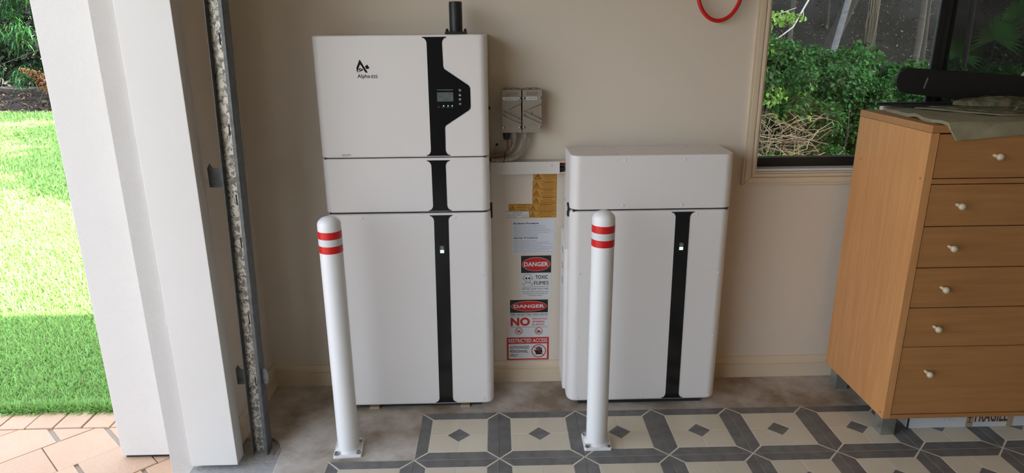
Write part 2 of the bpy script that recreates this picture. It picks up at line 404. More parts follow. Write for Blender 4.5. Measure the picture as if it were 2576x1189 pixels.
# ------------------------------------------------------------------ energy storage cabinets
def panel(g0, x0, x1, y0, y1, z0, z1, name, parent, r=.03, rz=.010, mat_='case'):
    """housing with rounded front vertical edges and softly rounded ends"""
    n = 6; P = [(x0, y1), (x0, y0+r)]
    P = [(x0, y1)]+[(x0+r-r*math.cos(PI/2*k/n), y0+r-r*math.sin(PI/2*k/n)) for k in range(n+1)]+[(x1-r+r*math.sin(PI/2*k/n), y0+r-r*math.cos(PI/2*k/n)) for k in range(n+1)]+[(x1, y1)]
    def ring(ins):
        out = []
        for px, py in P:
            cx = min(max(px, x0+r), x1-r); cy = max(py, y0+r) if py < y0+r else py
            dx, dy = px-cx, py-cy; L = math.hypot(dx, dy)
            out.append((px-dx/L*ins, py-dy/L*ins) if L > 1e-6 else (px, py))
        return out
    lv = []
    for k in range(4): a = PI/2*k/3; lv.append((z0+rz*(1-math.sin(a)), rz*(1-math.cos(a))))
    lv = lv[::-1]; lo = [(z0+rz*(1-math.cos(PI/2*k/3)), rz*(1-math.sin(PI/2*k/3))) for k in range(4)]
    hi = [(z1-rz*(1-math.cos(PI/2*k/3)), rz*(1-math.sin(PI/2*k/3))) for k in range(3, -1, -1)]
    g = G(); m = len(P); L = lo+hi; vs = []
    for z, ins in L: vs += [(x, y, z) for x, y in ring(ins)]
    fs = [(i*m+k, i*m+(k+1) % m, (i+1)*m+(k+1) % m, (i+1)*m+k) for i in range(len(L)-1) for k in range(m)]
    g.add(vs, fs+[tuple(range(m))[::-1], tuple(range((len(L)-1)*m, len(L)*m))])
    return obj(name, g, M[mat_], parent, wn=True)

def strip_poly(c, fwid, nwid, z0, z1, c2=None, extra=None, r=.02, t=.0025):
    """I-shaped black strip: flared feet top and bottom, c..c2 centre line at top/bottom"""
    n = 6; c2 = c if c2 is None else c2; R_ = []; L_ = []
    for k in range(n+1):
        a = PI/2*k/n; R_.append((fwid-(fwid-nwid)*math.cos(PI/2-a), z1-t-r*(1-math.cos(PI/2-a))*1.0)) 
    R_ = [(c+x, z) for x, z in [(fwid-(fwid-nwid)*math.sin(PI/2*k/n), z1-t-r*(1-math.cos(PI/2*k/n))) for k in range(n+1)]]
    top_r = [(c+fwid, z1), *R_]
    bot_r = [(c2+x, z) for x, z in [(fwid-(fwid-nwid)*math.sin(PI/2*k/n), z0+t+r*(1-math.cos(PI/2*k/n))) for k in range(n, -1, -1)]]+[(c2+fwid, z0)]
    top_l = [(2*c-x, z) for x, z in top_r][::-1]; bot_l = [(2*c2-x, z) for x, z in bot_r][::-1]
    return top_r+(extra or [])+bot_r+bot_l+top_l

FY = -.225
cab = thing('battery_cabinet', (.305, -.11, 0), 'tall white three-section battery cabinet with black strip, display and antenna', 'battery cabinet')
inv = panel(None, 0, .61, FY, -.004, 1.0385, 1.4655, 'inverter_housing', cab, rz=.006)
mid = panel(None, 0, .61, FY, -.004, .8325, 1.0355, 'middle_housing', cab, rz=.006)
low = panel(None, .002, .612, FY-.001, -.004, .022, .8265, 'battery_housing', cab, rz=.010)
obj('seam', G().box(.012, .598, FY+.012, -.01, .824, .836).box(.012, .598, FY+.006, -.01, 1.033, 1.041), M['dark'], cab, smooth=False)
obj('plinth', G().box(.06, .56, FY+.03, -.02, .0, .03), M['dark'], cab, smooth=False)
for x in (.105, .475): obj('packing_block', G().box(x, x+.038, FY+.010, FY+.05, 0, .009), M['tape'], cab, smooth=False)
ex = [(.4545, 1.358), (.4575, 1.350), (.541, 1.293), (.5465, 1.284), (.547, 1.279), (.547, 1.217), (.5445, 1.210), (.539, 1.2045), (.458, 1.153), (.4535, 1.146)]
flat('accent_strip', [strip_poly(.4265, .0425, .0265, 1.043, 1.458, .4258, ex)], FY, .0015, M['black'], inv)
flat('accent_strip', [strip_poly(.4245, .0420, .0260, .836, 1.0265)], FY, .0015, M['black'], mid)
flat('accent_strip', [strip_poly(.4265, .0425, .0270, .030, .8195, .418)], FY-.001, .0015, M['black'], low)
ys = FY-.0016
flat('display_screen', [rect(.4295, .4865, 1.2375, 1.2695)], ys, .0006, M['lcd'], inv)
lettering('legend_lettering', [('Your Smart Energy', .438, 1.2755, .478, 1.2795, .0), ('Power', .4295, 1.2165, .4375, 1.2185, 0), ('Battery', .446, 1.2165, .456, 1.2185, 0), ('Normal', .462, 1.2165, .471, 1.2185, 0), ('Comm', .477, 1.2165, .485, 1.2185, 0)], ys-.0003, M['legend'], inv)['kind'] = 'stuff'
for q0, q1 in ((.4295, .437), (.479, .4865)): flat('legend_line', [rect(q0, q1, 1.2776, 1.2784)], ys, .0003, M['legend'], inv)
lettering('display_text', [('PV 2.4kW', .4330, 1.260, .455, 1.2645, 0), ('NORMAL', .448, 1.242, .470, 1.2465, 0), ('21:07', .470, 1.260, .483, 1.2645, 0), ('GRID', .436, 1.251, .452, 1.2555, 0)], ys-.0008, M['signblack'], inv)
for k, z in enumerate((1.2765, 1.2595, 1.2440, 1.2285)):
    b = obj('button', G().lathe([(.006, 0), (.006, .0008), (.005, .0012)], (.5105, ys, z), 16, 'y'), M['mattblack'], inv)
    yb = ys-.0016
    if k == 1: g = [[(.5065, z-.003), (.5145, z-.003), (.5105, z+.004)]]
    elif k == 2: g = [[(.5065, z+.003), (.5105, z-.004), (.5145, z+.003)]]
    elif k == 0: g = [[(.507, z+.0015), (.510, z+.004), (.510, z-.001)], rect(.509, .5145, z+.0008, z+.002), rect(.513, .5145, z-.0035, z+.002), rect(.5075, .5145, z-.0035, z-.0022)]
    else: g = [rect(.507, .514, z-.001, z+.001)]
    flat('button_symbol', g, yb+.0004, .0003, M['legend'], inv)
for x, mk in ((.434, 'legend'), (.4515, 'ledw'), (.467, 'led'), (.4815, 'led')):
    flat('indicator_light', [ell(x, 1.2222, .0016 if mk != 'legend' else .0006, .0019 if mk != 'legend' else .0006, 10)], ys, .0005, M[mk], inv)
# logo emblem traced as flat print on the door
def lg(px, py): return (.1527+(px-490)*(.0715/865), 1.384-(py-150)*(.0450/570))
logo = [[lg(*p) for p in P] for P in (
    [(630, 150), (660, 180), (950, 712), (880, 712), (835, 690), (680, 390), (650, 370), (625, 385), (505, 700), (490, 690), (482, 500)],
    [(600, 520), (705, 520), (550, 640)], [(720, 540), (765, 605), (520, 705)], [(940, 360), (1035, 520), (905, 565), (838, 448)])]
flat('logo', logo, FY, .0005, M['ink'], inv)
lettering('logo_lettering', [('Alpha', .1535, 1.3175, .1975, 1.3345, .012), ('-', .1985, 1.3235, .2010, 1.3250, .012), ('ESS', .2025, 1.3205, .2240, 1.3315, .012)], FY-.0005, M['ink'], inv)
flat('sticker', [rect(.0765, .1105, 1.0445, 1.0535)], FY, .0005, M['white'], inv)
lettering('sticker_text', [('BATTERY SYSTEM', .0785, 1.0497, .1085, 1.0524, .01), ('DC MAX 575W', .0785, 1.0458, .102, 1.0483, .01)], FY-.0008, M['ink'], inv)
def caps(pts, y, parent):
    for x, z in pts: obj('screw_cap', G().lathe([(.0052, 0), (.0052, .0012), (.0040, .0018)], (x, y+.0002, z), 14, 'y'), M['case'], parent)
caps([(.133, .812), (.478, .811), (.577, .578), (.572, .310), (.296, .039), (.572, .045), (.03, .578)], FY-.001, low)
def battery_gauge(x, z, y, parent):
    flat('charge_gauge', [rrect(x-.0085, x+.0085, z-.014, z+.016, .004)], y, .0005, M['plast_d'], parent)
    flat('gauge_window', [rrect(x-.0072, x+.0072, z-.0128, z+.0148, .003)], y-.0005, .0003, M['signblack'], parent)
    flat('gauge_bar', [rect(x-.005, x+.005, z+k, z+k+.0035) for k in (.001, .0055, .010)], y-.0008, .0003, M['grey_ink'], parent)
    flat('gauge_bar', [rect(x-.0055, x+.0055, z-.0105, z-.001)], y-.0008, .0003, M['ledw'], parent)
    flat('gauge_bar', [rect(x-.007, x+.007, z-.0125, z-.0108), rect(x-.007, x-.0058, z-.0125, z-.001), rect(x+.0058, x+.007, z-.0125, z-.001)], y-.0008, .0003, M['led'], parent)
battery_gauge(.4255, .684, FY-.0025, low)
obj('latch', G().prism([(-.17, .790), (-.155, .790), (-.150, .815), (-.162, .850), (-.172, .850)], 'x', .610, .6185), M['mattblack'], cab, bevel=.001)
for q0 in (1.195, 1.0): obj('side_button', G().box(.610, .617, -.12, -.10, q0, q0+.010), M['mattblack'], cab, bevel=.001)
# antenna on top
ant = obj('antenna', G().lathe([(.0235, 0), (.0235, .098), (.022, .102), (.0, .1035)], (.4985, -.12, 1.4745), 28), M['antenna'], cab)
obj('antenna_flange', G().box(.460, .537, -.158, -.082, 1.4655, 1.4745), M['antenna'], cab, bevel=.002)
for x in (.466, .531):
    for y in (-.150, -.090): obj('flange_bolt', G().lathe([(.0042, 0), (.0042, .005), (.0025, .006), (.0025, .010)], (x, y, 1.4745), 8), M['mattblack'], cab)

RX0, RX1, RY = .9086, 1.5183, -.2351
cab2 = thing('battery_cabinet', (1.213, -.12, 0), 'lower white two-section battery cabinet right of the warning signs', 'battery cabinet')
up2 = panel(None, RX0, RX1, RY, -.030, .8335, 1.0375, 'upper_housing', cab2, r=.038, rz=.004)
lo2 = panel(None, RX0, RX1, RY, -.030, .026, .8275, 'battery_housing', cab2, r=.038, rz=.012)
obj('seam', G().box(RX0+.012, RX1-.012, RY+.012, -.04, .824, .838), M['dark'], cab2, smooth=False)
obj('plinth', G().box(RX0+.05, RX1-.05, RY+.03, -.03, 0, .03), M['dark'], cab2, smooth=False)
flat('accent_strip', [strip_poly(1.334, .0430, .0270, .034, .8215, 1.339)], RY, .0015, M['black'], lo2)
battery_gauge(1.3355, .684, RY-.0017, lo2)
caps([(1.107, 1.019), (1.328, 1.019), (1.106, .850), (1.327, .848)], RY, up2)
caps([(1.388, .811), (.950, .580), (1.487, .577), (.950, .314), (1.487, .311), (.950, .045), (1.218, .044), (1.487, .044)], RY, lo2)
for x in (1.06, 1.38):
    obj('screw_cap', G().lathe([(.0022, 0), (.0022, .001), (.001, .0013)], (x, -.06, 1.0374), 10), M['mattblack'], up2)
    obj('screw_cap', G().lathe([(.0016, 0), (.0016, .001), (.001, .0013)], (x+.02, -.205, 1.0374), 10), M['mattblack'], up2)
# side cover plate of the lower section, with slanting slots
sp = obj('side_cover', G().prism([(-.17, .66), (-.02, .705), (-.02, .08), (-.17, .05)], 'x', RX0-.012, RX0+.001), M['case'], cab2, bevel=.002)
for k in range(3):
    z = .50+k*.065; obj('slot', G().prism([(-.125, z), (-.121, z-.002), (-.100, z+.020), (-.104, z+.022)], 'x', RX0-.0130, RX0-.0118), M['dark'], sp, smooth=False)
obj('latch', G().prism([(-.203, .800), (-.178, .800), (-.178, .850), (-.195, .850), (-.203, .838)], 'x', RX0-.006, RX0+.001), M['mattblack'], cab2, bevel=.001)
obj('latch_tab', G().box(RX0-.014, RX0-.005, -.196, -.184, .822, .840), M['white'], cab2, bevel=.001)

# ------------------------------------------------------------------ cable duct and power cables
duct = thing('cable_duct', (.75, -.03, .939), 'pale grey cable duct bridging the two battery cabinets', 'cable duct')
obj('duct_body', G().prism([(0, .938), (-.058, .938), (-.058, .941), (-.003, .941), (-.003, .980), (-.058, .980), (-.058, .983), (0, .983)], 'x', .6125, .9075), M['trunk'], duct, smooth=False)
obj('duct_lid', G().prism([(-.0585, .936), (-.062, .936), (-.062, .985), (-.0585, .985)], 'x', .6125, .885), M['trunk'], duct, bevel=.001)
obj('scuff_mark', G().box(.853, .8545, -.0624, -.0619, .966, .974), M['dark'], duct, smooth=False)
obj('duct_shadow_liner', G().box(.80, .9065, -.030, -.003, .944, .980), M['dark'], duct, smooth=False)  # dark block stands for the shade inside the duct's open end
for n_, (z, y, mk, lb) in enumerate(((.972, -.036, 'cable_red', 'red power cable at the open end of the cable duct'), (.964, -.038, 'copper', 'orange power cable at the open end of the cable duct'), (.951, -.040, 'mattblack', 'black power cable at the open end of the cable duct'))):
    obj('power_cable', G().tube([(.70, y, z), (.80, y, z), (.88, y, z+.001), (.9083, y, z+.002)], .0030 if n_ != 2 else .0065, 10), M[mk], None, label=lb, cat='cable', group='power cables in the duct')

# ------------------------------------------------------------------ isolator switches with conduits
def isolator(x0, text, label):
    x1 = x0+.0735; z0, z1 = 1.102, 1.262; yf = -.078
    t = thing('isolator_switch', ((x0+x1)/2, -.04, z0), label, 'switch', 'isolator switches on the wall')
    obj('enclosure', G().box(x0, x1, yf+.012, -.0005, z0, z1), M['plastic'], t, bevel=.003)
    lid = obj('lid', G().box(x0, x1, yf+.0065, yf+.0115, z0, z1), M['plastic'], t, bevel=.001)
    g = G().prism([(x0, z1), (x0, z1-.0945), (x0+.0065, z1-.0945), (x0+.0065, z1-.077), (x1, z1-.046), (x1, z1)], 'y', yf, yf+.007)
    g.prism([(x0, z1-.0945), (x0, z0), (x1, z0), (x1, z1-.1285), (x0+.0085, z1-.0985), (x0+.0065, z1-.0945)], 'y', yf, yf+.007)
    obj('lid_face', g, M['plastic'], t, smooth=False)
    for kx in (.014, .040):
        obj('top_plug', G().lathe([(.0125, 0), (.0125, .004), (.0115, .005)], (x0+kx+.008, -.035, z1), 18), M['plastic'], t)
    for sx in (x0+.0055, x1-.0055):
        for sz in (z0+.020, z1-.030):
            s = obj('screw', G().lathe([(.0056, 0), (.0056, .002), (.0045, .0042), (.0018, .005)], (sx, yf, sz), 14, 'y'), M['zinc'], t)
            obj('screw_slot', G().box(sx-.005, sx+.005, yf-.0054, yf-.0040, sz-.0007, sz+.0007), M['dark'], s, smooth=False)
    flat('brand_plate', [rect(x0+.016, x0+.057, z1-.020, z1-.008)], yf, .0008, M['plast_d'], t)
    lettering('brand_lettering', [('IPSWIX', x0+.022, z1-.0185, x0+.054, z1-.0095, .01)], yf-.0010, M['plastic'], t)
    lw = .056 if len(text) > 8 else .040; lx = x0+.0065 if len(text) > 8 else x0+.0145
    lp = flat('name_label', [rect(lx, lx+lw, z1-.0370, z1-.0255)], yf-.0052 if len(text) > 8 else yf, .0006, M['white'], t)
    lettering('name_lettering', [(text, lx+.004, z1-.0345, lx+lw-.002, z1-.0285, .012)], (yf-.0052 if len(text) > 8 else yf)-.0009, M['ink'], t)
    # raised chevron ribs, sunken wedge and lever
    A = (x0+.006, z1-.077)
    flat('chevron_rib', [[(A[0], A[1]), (x1-.001, z1-.0455), (x1-.001, z1-.0490), (A[0]+.004, A[1]-.0015)]], yf+.0065, .0085, M['plastic'], t)
    flat('chevron_step', [[(x0+.026, z1-.0735), (x1-.001, z1-.0555), (x1-.001, z1-.0660), (x0+.028, z1-.0845)]], yf+.0065, .0022, M['plastic'], t)
    flat('lever', [[(A[0]-.002, A[1]-.001), (A[0]+.004, A[1]-.0045), (x1-.010, z1-.106), (x1-.010, z1-.1105), (x0+.008, z1-.0865)]], yf+.0065, .0110, M['plastic'], t)
    flat('lever_tip', [[(x1-.010, z1-.1075), (x1-.0005, z1-.113), (x1-.0005, z1-.1195), (x1-.010, z1-.1125)]], yf+.0065, .0080, M['plastic'], t)
    flat('pivot', [ell(x0+.0225, z1-.083, .0128, .0128, 20)], yf+.0065, .0045, M['plastic'], t)
    flat('pivot_groove', [ell(x0+.0225, z1-.083, .0137, .0137, 20)], yf+.0065, .0006, M['dark'], t)
    flat('lock_hole', [ell(x0+.006, z1-.0945, .0016, .0016, 8)], yf, .0004, M['dark'], t)
    flat('rating_plate', [rect(x0+.020, x0+.053, z0+.024, z0+.038)], yf, .0006, M['plastic'], t)
    lettering('rating_text', [('IEC 60947', x0+.028, z0+.0335, x0+.047, z0+.036, .02), ('IP66 20A', x0+.023, z0+.027, x0+.050, z0+.0305, 0)], yf-.0008, M['plast_d'], t)
    return t
isolator(.6605, 'ALTERNATIVE', 'grey isolator switch labelled ALTERNATIVE')
isolator(.7385, 'INVERTER', 'grey isolator switch labelled INVERTER')

def conduit(name, ctrl, r, label, sock):
    P = []
    n = len(ctrl)
    for i in range(n-1):
        p0, p1, p2, p3 = [Vector(ctrl[min(max(k, 0), n-1)]) for k in (i-1, i, i+1, i+2)]
        for k in range(30):
            t = k/30; P.append(.5*((2*p1)+(p2-p0)*t+(2*p0-5*p1+4*p2-p3)*t*t+(3*p1-p0-3*p2+p3)*t**3))
    P.append(Vector(ctrl[-1]))
    # resample evenly at 1.2 mm then modulate the radius
    D = [0]
    for a, b in zip(P, P[1:]): D.append(D[-1]+(b-a).length)
    Nn = int(D[-1]/.0016); Q = []; j = 0
    for i in range(Nn+1):
        d = D[-1]*i/Nn
        while j < len(D)-2 and D[j+1] < d: j += 1
        f = (d-D[j])/max(D[j+1]-D[j], 1e-9); Q.append(P[j].lerp(P[j+1], min(max(f, 0), 1)))
    R_ = [r*(1 if (i % 4) < 2 else .84) for i in range(len(Q))]
    t = thing(name, ctrl[0], label, 'conduit', 'corrugated conduits under the switches')
    obj('corrugated_tube', G().tube(Q, R_, 12), M['plastic'], t, smooth=False)
    c = ctrl[0]; obj('conduit_adaptor', G().lathe([(sock, -.024), (sock, -.006), (sock*.92, -.006), (sock*.92, 0.0005)], c, 18), M['plastic'], t)
conduit('conduit', [(.7095, -.040, 1.1015), (.7095, -.040, 1.075), (.703, -.040, 1.045), (.680, -.038, 1.018), (.650, -.036, 1.010), (.6125, -.036, 1.010)], .0095, 'shorter corrugated conduit under the ALTERNATIVE switch', .0125)
conduit('conduit', [(.7505, -.046, 1.1015), (.7505, -.046, 1.075), (.742, -.050, 1.035), (.715, -.054, 1.005), (.675, -.056, .9945), (.6125, -.056, .9945)], .0098, 'longer corrugated conduit curving from the INVERTER switch', .0125)
gl = thing('cable_gland', (.678, -.040, 1.07), 'black cable gland under the ALTERNATIVE switch with brown cable', 'cable gland')
obj('gland_body', G().lathe([(.008, -.032), (.0125, -.029), (.0135, -.016), (.0135, -.010), (.0145, -.009), (.0145, -.002), (.010, 0)], (.678, -.040, 1.1018), 12), M['mattblack'], gl)
obj('cable', G().tube([(.680, -.040, 1.080), (.682, -.042, 1.055), (.681, -.050, 1.035), (.670, -.060, 1.018), (.640, -.062, 1.011), (.6125, -.062, 1.010)], .0042, 8), M['copper'], gl)
ct = obj('cable_tie', G().tube([(.668+.004*math.sin(a), -.050+.024*math.cos(a), 1.003+.021*math.sin(a)) for a in [2*PI*k/20 for k in range(21)]], .0018, 6), M['mattblack'], label='black cable tie around the conduits beside the tall cabinet', cat='cable tie')
cl = thing('wall_clip', (.640, -.01, 1.02), 'small steel clip on the wall above the conduits', 'clip')
obj('clip_plate', G().box(.631, .649, -.004, 0, 1.018, 1.062), M['zinc'], cl, bevel=.001)
obj('clip_foot', G().box(.631, .649, -.028, -.0005, 1.018, 1.0205), M['zinc'], cl, bevel=.0008)
obj('clip_screw', G().lathe([(.0055, 0), (.0055, .002), (.003, .004)], (.640, -.004, 1.045), 12, 'y'), M['mattblack'], cl)

# ------------------------------------------------------------------ signs and stickers on the wall
def tri_symbol(x, z, s, t, m, y):
    g = G()
    o_ = [(x-s, z-s*.85), (x+s, z-s*.85), (x, z+s*.9)]; i_ = [(x-s*.72, z-s*.68), (x+s*.72, z-s*.68), (x, z+s*.58)]
    for a in range(3):
        b = (a+1) % 3; g.prism([o_[a], o_[b], i_[b], i_[a]], 'y', y-.0003, y)
    g.prism([(x+s*.10, z+s*.30), (x-s*.22, z-s*.20), (x-s*.02, z-s*.20), (x-s*.12, z-s*.60), (x+s*.22, z-s*.05), (x+s*.04, z-s*.05), (x+s*.22, z+s*.30)], 'y', y-.0003, y)
    return obj('hazard_triangle', g, m, t, smooth=False)

def sticker(name, x0, x1, z0, z1, m, label, y=-.0006, cat='sticker', group=None, base=None):
    t = thing(name, ((x0+x1)/2, 0, z0), label, cat, group)
    flat('backing', [rect(x0, x1, z0, z1)], 0-.0001 if y == -.0006 else y+.0006, .0006, M[m], t)
    return t
yS = -.0009
warn = [(.7845, .880, .8955, .9330, ['ALL THE D.C. ISOLATORS', 'TURN OFF ALL D.C.', 'ISOLATORS TO ISOLATE', 'EQUIPMENT'], 'topmost orange warning sticker, just under the cable duct'),
        (.782, .8795, .863, .8945, ['MULTIPLE BATTERY SYSTEMS', 'TURN OFF ALL BATTERY', 'SYSTEM ISOLATORS TO', 'ISOLATE EQUIPMENT'], 'second orange warning sticker below the cable duct, about multiple battery systems'),
        (.781, .879, .831, .8625, ['ARC FLASH HAZARD', 'APPROPRIATE PPE AND TOOLS', 'REQUIRED WHEN WORKING', 'ON THIS EQUIPMENT'], 'third orange warning sticker from the duct, above DO NOT DISCONNECT'),
        (.781, .8795, .8005, .8305, ['DO NOT', 'DISCONNECT', 'UNDER LOAD'], 'orange sticker reading WARNING DO NOT DISCONNECT UNDER LOAD'),
        (.684, .768, .7705, .8005, ['HAZARDOUS D.C.', 'VOLTAGE'], 'orange hazardous voltage sticker sitting left of the sticker column'),
        (.7685, .879, .7705, .8000, ['BATTERY SYSTEM D.C. ISOLATORS', 'DO NOT USE ISOLATORS TO ISOLATE', 'OTHER EQUIPMENT UNDER FAULT'], 'orange sticker directly right of the hazardous voltage sticker'),
        (.7685, .879, .742, .7700, ['PV ARRAY D.C. ISOLATORS', 'DO NOT USE ISOLATORS TO PV', 'ARRAY SEPARATION'], 'lowest orange warning sticker, above the procedure sheet')]
for x0, x1, z0, z1, lines, lab in warn:
    t = sticker('warning_sticker', x0, x1, z0, z1, 'orange', lab, group='orange warning stickers')
    H = z1-z0; s = H*.36; tri_symbol(x0+H*.5, z0+H*.5, s, t, M['maroon'], yS)
    tx0 = x0+H*(1.05 if len(lines) > 2 else 1.1); W_ = x1-tx0-.004; cx = tx0+W_/2; mk = M['maroon']
    big = len(lines) == 3 and lines[0] == 'DO NOT'
    n = len(lines)+1; items = [('WARNING', cx-W_*.34, z1-H*.24, cx+W_*.34, z1-H*.07, .02)]
    for k, s_ in enumerate(lines):
        ww = W_*min(1, max(.3, len(s_)/(max(len(q) for q in lines)))) * (.95 if not big else .92)
        zz = z1-H*.24-(H*.68)*(k+1)/len(lines); hh = H*.68/len(lines)*.66
        items.append((s_, cx-ww/2, zz, cx+ww/2, zz+hh, .012 if (k == 0 or big) else .0))
    lettering('lettering', items, yS-.0001, mk, t)
    frame_w = .0008; g = frame(G(), x0+.0012, x1-.0012, z0+.0012, z1-.0012, frame_w, yS-.0002, yS+.0003); obj('border', g, mk, t, smooth=False)
t = sticker('supply_sticker', .672, .768, .742, .7698, 'white', 'white battery supply sticker with blank lines below orange stickers')
lettering('lettering', [('BATTERY SUPPLY', .703, .7615, .741, .7650, .015), ('SHORT CIRCUIT CURRENT', .678, .7530, .737, .7568, .01), ('A', .7585, .7530, .762, .7568, .01), ('MAX D.C. VOLTS', .678, .7455, .716, .7492, .01), ('V', .7585, .7455, .762, .7492, .01)], yS, M['ink'], t)
flat('rule', [rect(.738, .757, .7528, .7534), rect(.738, .757, .7453, .7459)], -.0007, .0003, M['ink'], t)
g = frame(G(), .6728, .7672, .7428, .769, .0006, yS-.0002, yS+.0003); obj('border', g, M['ink'], t, smooth=False)

t = sticker('procedure_sheet', .6965, .872, .5880, .7330, 'paper', 'laminated white sheet with shutdown and startup procedures', cat='notice')
sh = ['Switch off the AC isolator between the SMILE5-INV and the load.', 'Switch off the AC isolator between the SMILE5-INV and the grid.', 'Switch off the PV switch at the bottom of the SMILE5-INV if there is any.', 'Switch off the PV switch between the PV string and the SMILE5-INV if there is any.', 'Switch off the battery breaker which is at the bottom of the SMILE5-INV', 'Long press (5s) the power button of the battery.', 'Switch off the battery breaker of the battery.']
su = ['Switch on the battery breaker of the battery.', 'Switch on the battery breaker which is at the bottom of the SMILE5-INV', 'Press the battery button. If there are more than one battery, the button for each', 'battery should be pressed within 5s of the previous one.', 'Switch on the AC isolator between the grid port of the SMILE5-INV and the grid.', 'Switch on the AC isolator between the backup port of the SMILE5-INV and the load.', 'Switch on the PV switch at the bottom of the SMILE5-INV if there is any.', 'Switch on the AC isolator if there is any between the PV inverter and the grid.']
it = [('Shutdown Procedure', .703, .7145, .806, .7225, .03), ('Startup Procedure', .703, .6510, .803, .6590, .03)]
for k, s_ in enumerate(sh): it.append((f'{k+1}) '+s_, .703, .7060-k*.00745, min(.703+.00200*len(s_)+.006, .866), .7060-k*.00745+.0032, .008))
for k, s_ in enumerate(su): it.append((f'{k+1}) '+s_ if k != 3 else s_, .703, .6425-k*.0071, min(.703+.00200*len(s_)+.006, .868), .6425-k*.0071+.0032, .008))
lettering('printed_text', it, yS, M['ink'], t)

def danger_head(t, x0, x1, z0, z1, y):
    flat('black_header', [rect(x0, x1, z0, z1)], y, .0002, M['signblack'], t)
    cx, cz = (x0+x1)/2, (z0+z1)/2; rx, rz = (x1-x0)*.47, (z1-z0)*.40
    flat('oval_outline', [ell(cx, cz, rx, rz, 40)], y-.0002, .0002, M['white'], t)
    flat('red_oval', [ell(cx, cz, rx-.0012, rz-.0012, 40)], y-.0004, .0002, M['signred'], t)
    lettering('danger_lettering', [('DANGER', cx-rx*.86, cz-rz*.32, cx+rx*.86, cz+rz*.34, .035)], y-.0007, M['white'], t)
t = sticker('danger_sign', .732, .8605, .389, .580, 'white', 'white DANGER TOXIC FUMES sign with skull and crossbones', cat='sign', group='danger signs between the cabinets')
danger_head(t, .734, .860, .502, .578, -.0007)
lettering('lettering', [('TOXIC', .794, .4740, .847, .4905, .02), ('FUMES', .789, .4480, .850, .4645, .02), ('FIRE WILL CAUSE TOXIC FUMES', .738, .4270, .850, .4330, .02), ('Appropriate PPE requirements apply', .738, .4140, .848, .4200, .008), ('for entering the room/working with', .742, .4050, .846, .4110, .008), ('the battery systems', .764, .3965, .824, .4020, .008)], yS, M['ink'], t)
flat('rule', [rect(.738, .850, .4385, .4395)], -.0007, .0003, M['ink'], t)
# skull and crossed bones
skx, skz = .762, .4775
bone = []
for sgn in (-1, 1):
    for w_, col in ((.0042, 'ink'), (.0026, 'white')):
        a = Vector((-.019, -.0135*-sgn)); b = Vector((.019, .0135*-sgn)); d = (b-a).normalized(); n_ = Vector((-d.y, d.x))
        bone.append((col, [(skx+p.x, skz-.014+p.y) for p in (a-n_*w_/2, b-n_*w_/2, b+n_*w_/2, a+n_*w_/2)]))
        for e_ in (a, b):
            for k in (-1, 1):
                c_ = e_+n_*k*.0026; bone.append((col, ell(skx+c_.x, skz-.014+c_.y, w_*.62+.0004, w_*.62+.0004, 10)))
flat('bone_outline', [p for c_, p in bone if c_ == 'ink'], -.0007, .0002, M['ink'], t)
flat('bone', [p for c_, p in bone if c_ == 'white'], -.0009, .0002, M['white'], t)
flat('skull_outline', [ell(skx, skz+.003, .0175, .0165), rect(skx-.0095, skx+.0095, skz-.0195, skz-.006)], -.0011, .0002, M['ink'], t)
flat('skull', [ell(skx, skz+.003, .0163, .0153), rect(skx-.0083, skx+.0083, skz-.0183, skz-.006)], -.0013, .0002, M['white'], t)
flat('skull_socket', [ell(skx-.0062, skz+.0005, .0040, .0042, 14), ell(skx+.0062, skz+.0005, .0040, .0042, 14), [(skx-.0017, skz-.0088), (skx+.0017, skz-.0088), (skx, skz-.0050)]]+[rect(skx+k*.0034-.0003, skx+k*.0034+.0003, skz-.0175, skz-.0135) for k in (-2, -1, 0, 1, 2)], -.0015, .0002, M['ink'], t)

t = sticker('danger_sign', .6805, .851, .207, .3825, 'white', 'white DANGER sign warning of battery explosion and NO smoking', cat='sign', group='danger signs between the cabinets')
danger_head(t, .686, .848, .3215, .3805, -.0007)
lettering('lettering', [('RISK OF BATTERY EXPLOSION', .687, .3105, .847, .3170, .025)], yS, M['ink'], t)
lettering('red_lettering', [('NO', .688, .2600, .771, .2990, .045), ('SMOKING', .781, .2885, .846, .2965, .03), ('SPARKS', .781, .2750, .834, .2830, .03), ('FLAMES', .781, .2615, .834, .2695, .03)], yS, M['signred'], t)
flat('rule', [rect(.687, .847, .3050, .3062), rect(.687, .847, .2535, .2547)], -.0007, .0003, M['ink'], t)
def ring(cx, cz, R_, th, y, n=28):
    g = G()
    for k in range(n):
        a, b = 2*PI*k/n, 2*PI*(k+1)/n
        g.prism([(cx+R_*math.cos(a), cz+R_*math.sin(a)), (cx+R_*math.cos(b), cz+R_*math.sin(b)), (cx+(R_-th)*math.cos(b), cz+(R_-th)*math.sin(b)), (cx+(R_-th)*math.cos(a), cz+(R_-th)*math.sin(a))], 'y', y-.0002, y)
    return g
def slash(g, cx, cz, R_, th, y):
    d = Vector((1, -1)).normalized(); n_ = Vector((1, 1)).normalized()*th/2
    return g.prism([(cx+p.x, cz+p.y) for p in (-d*R_-n_, d*R_-n_, d*R_+n_, -d*R_+n_)], 'y', y-.0002, y)
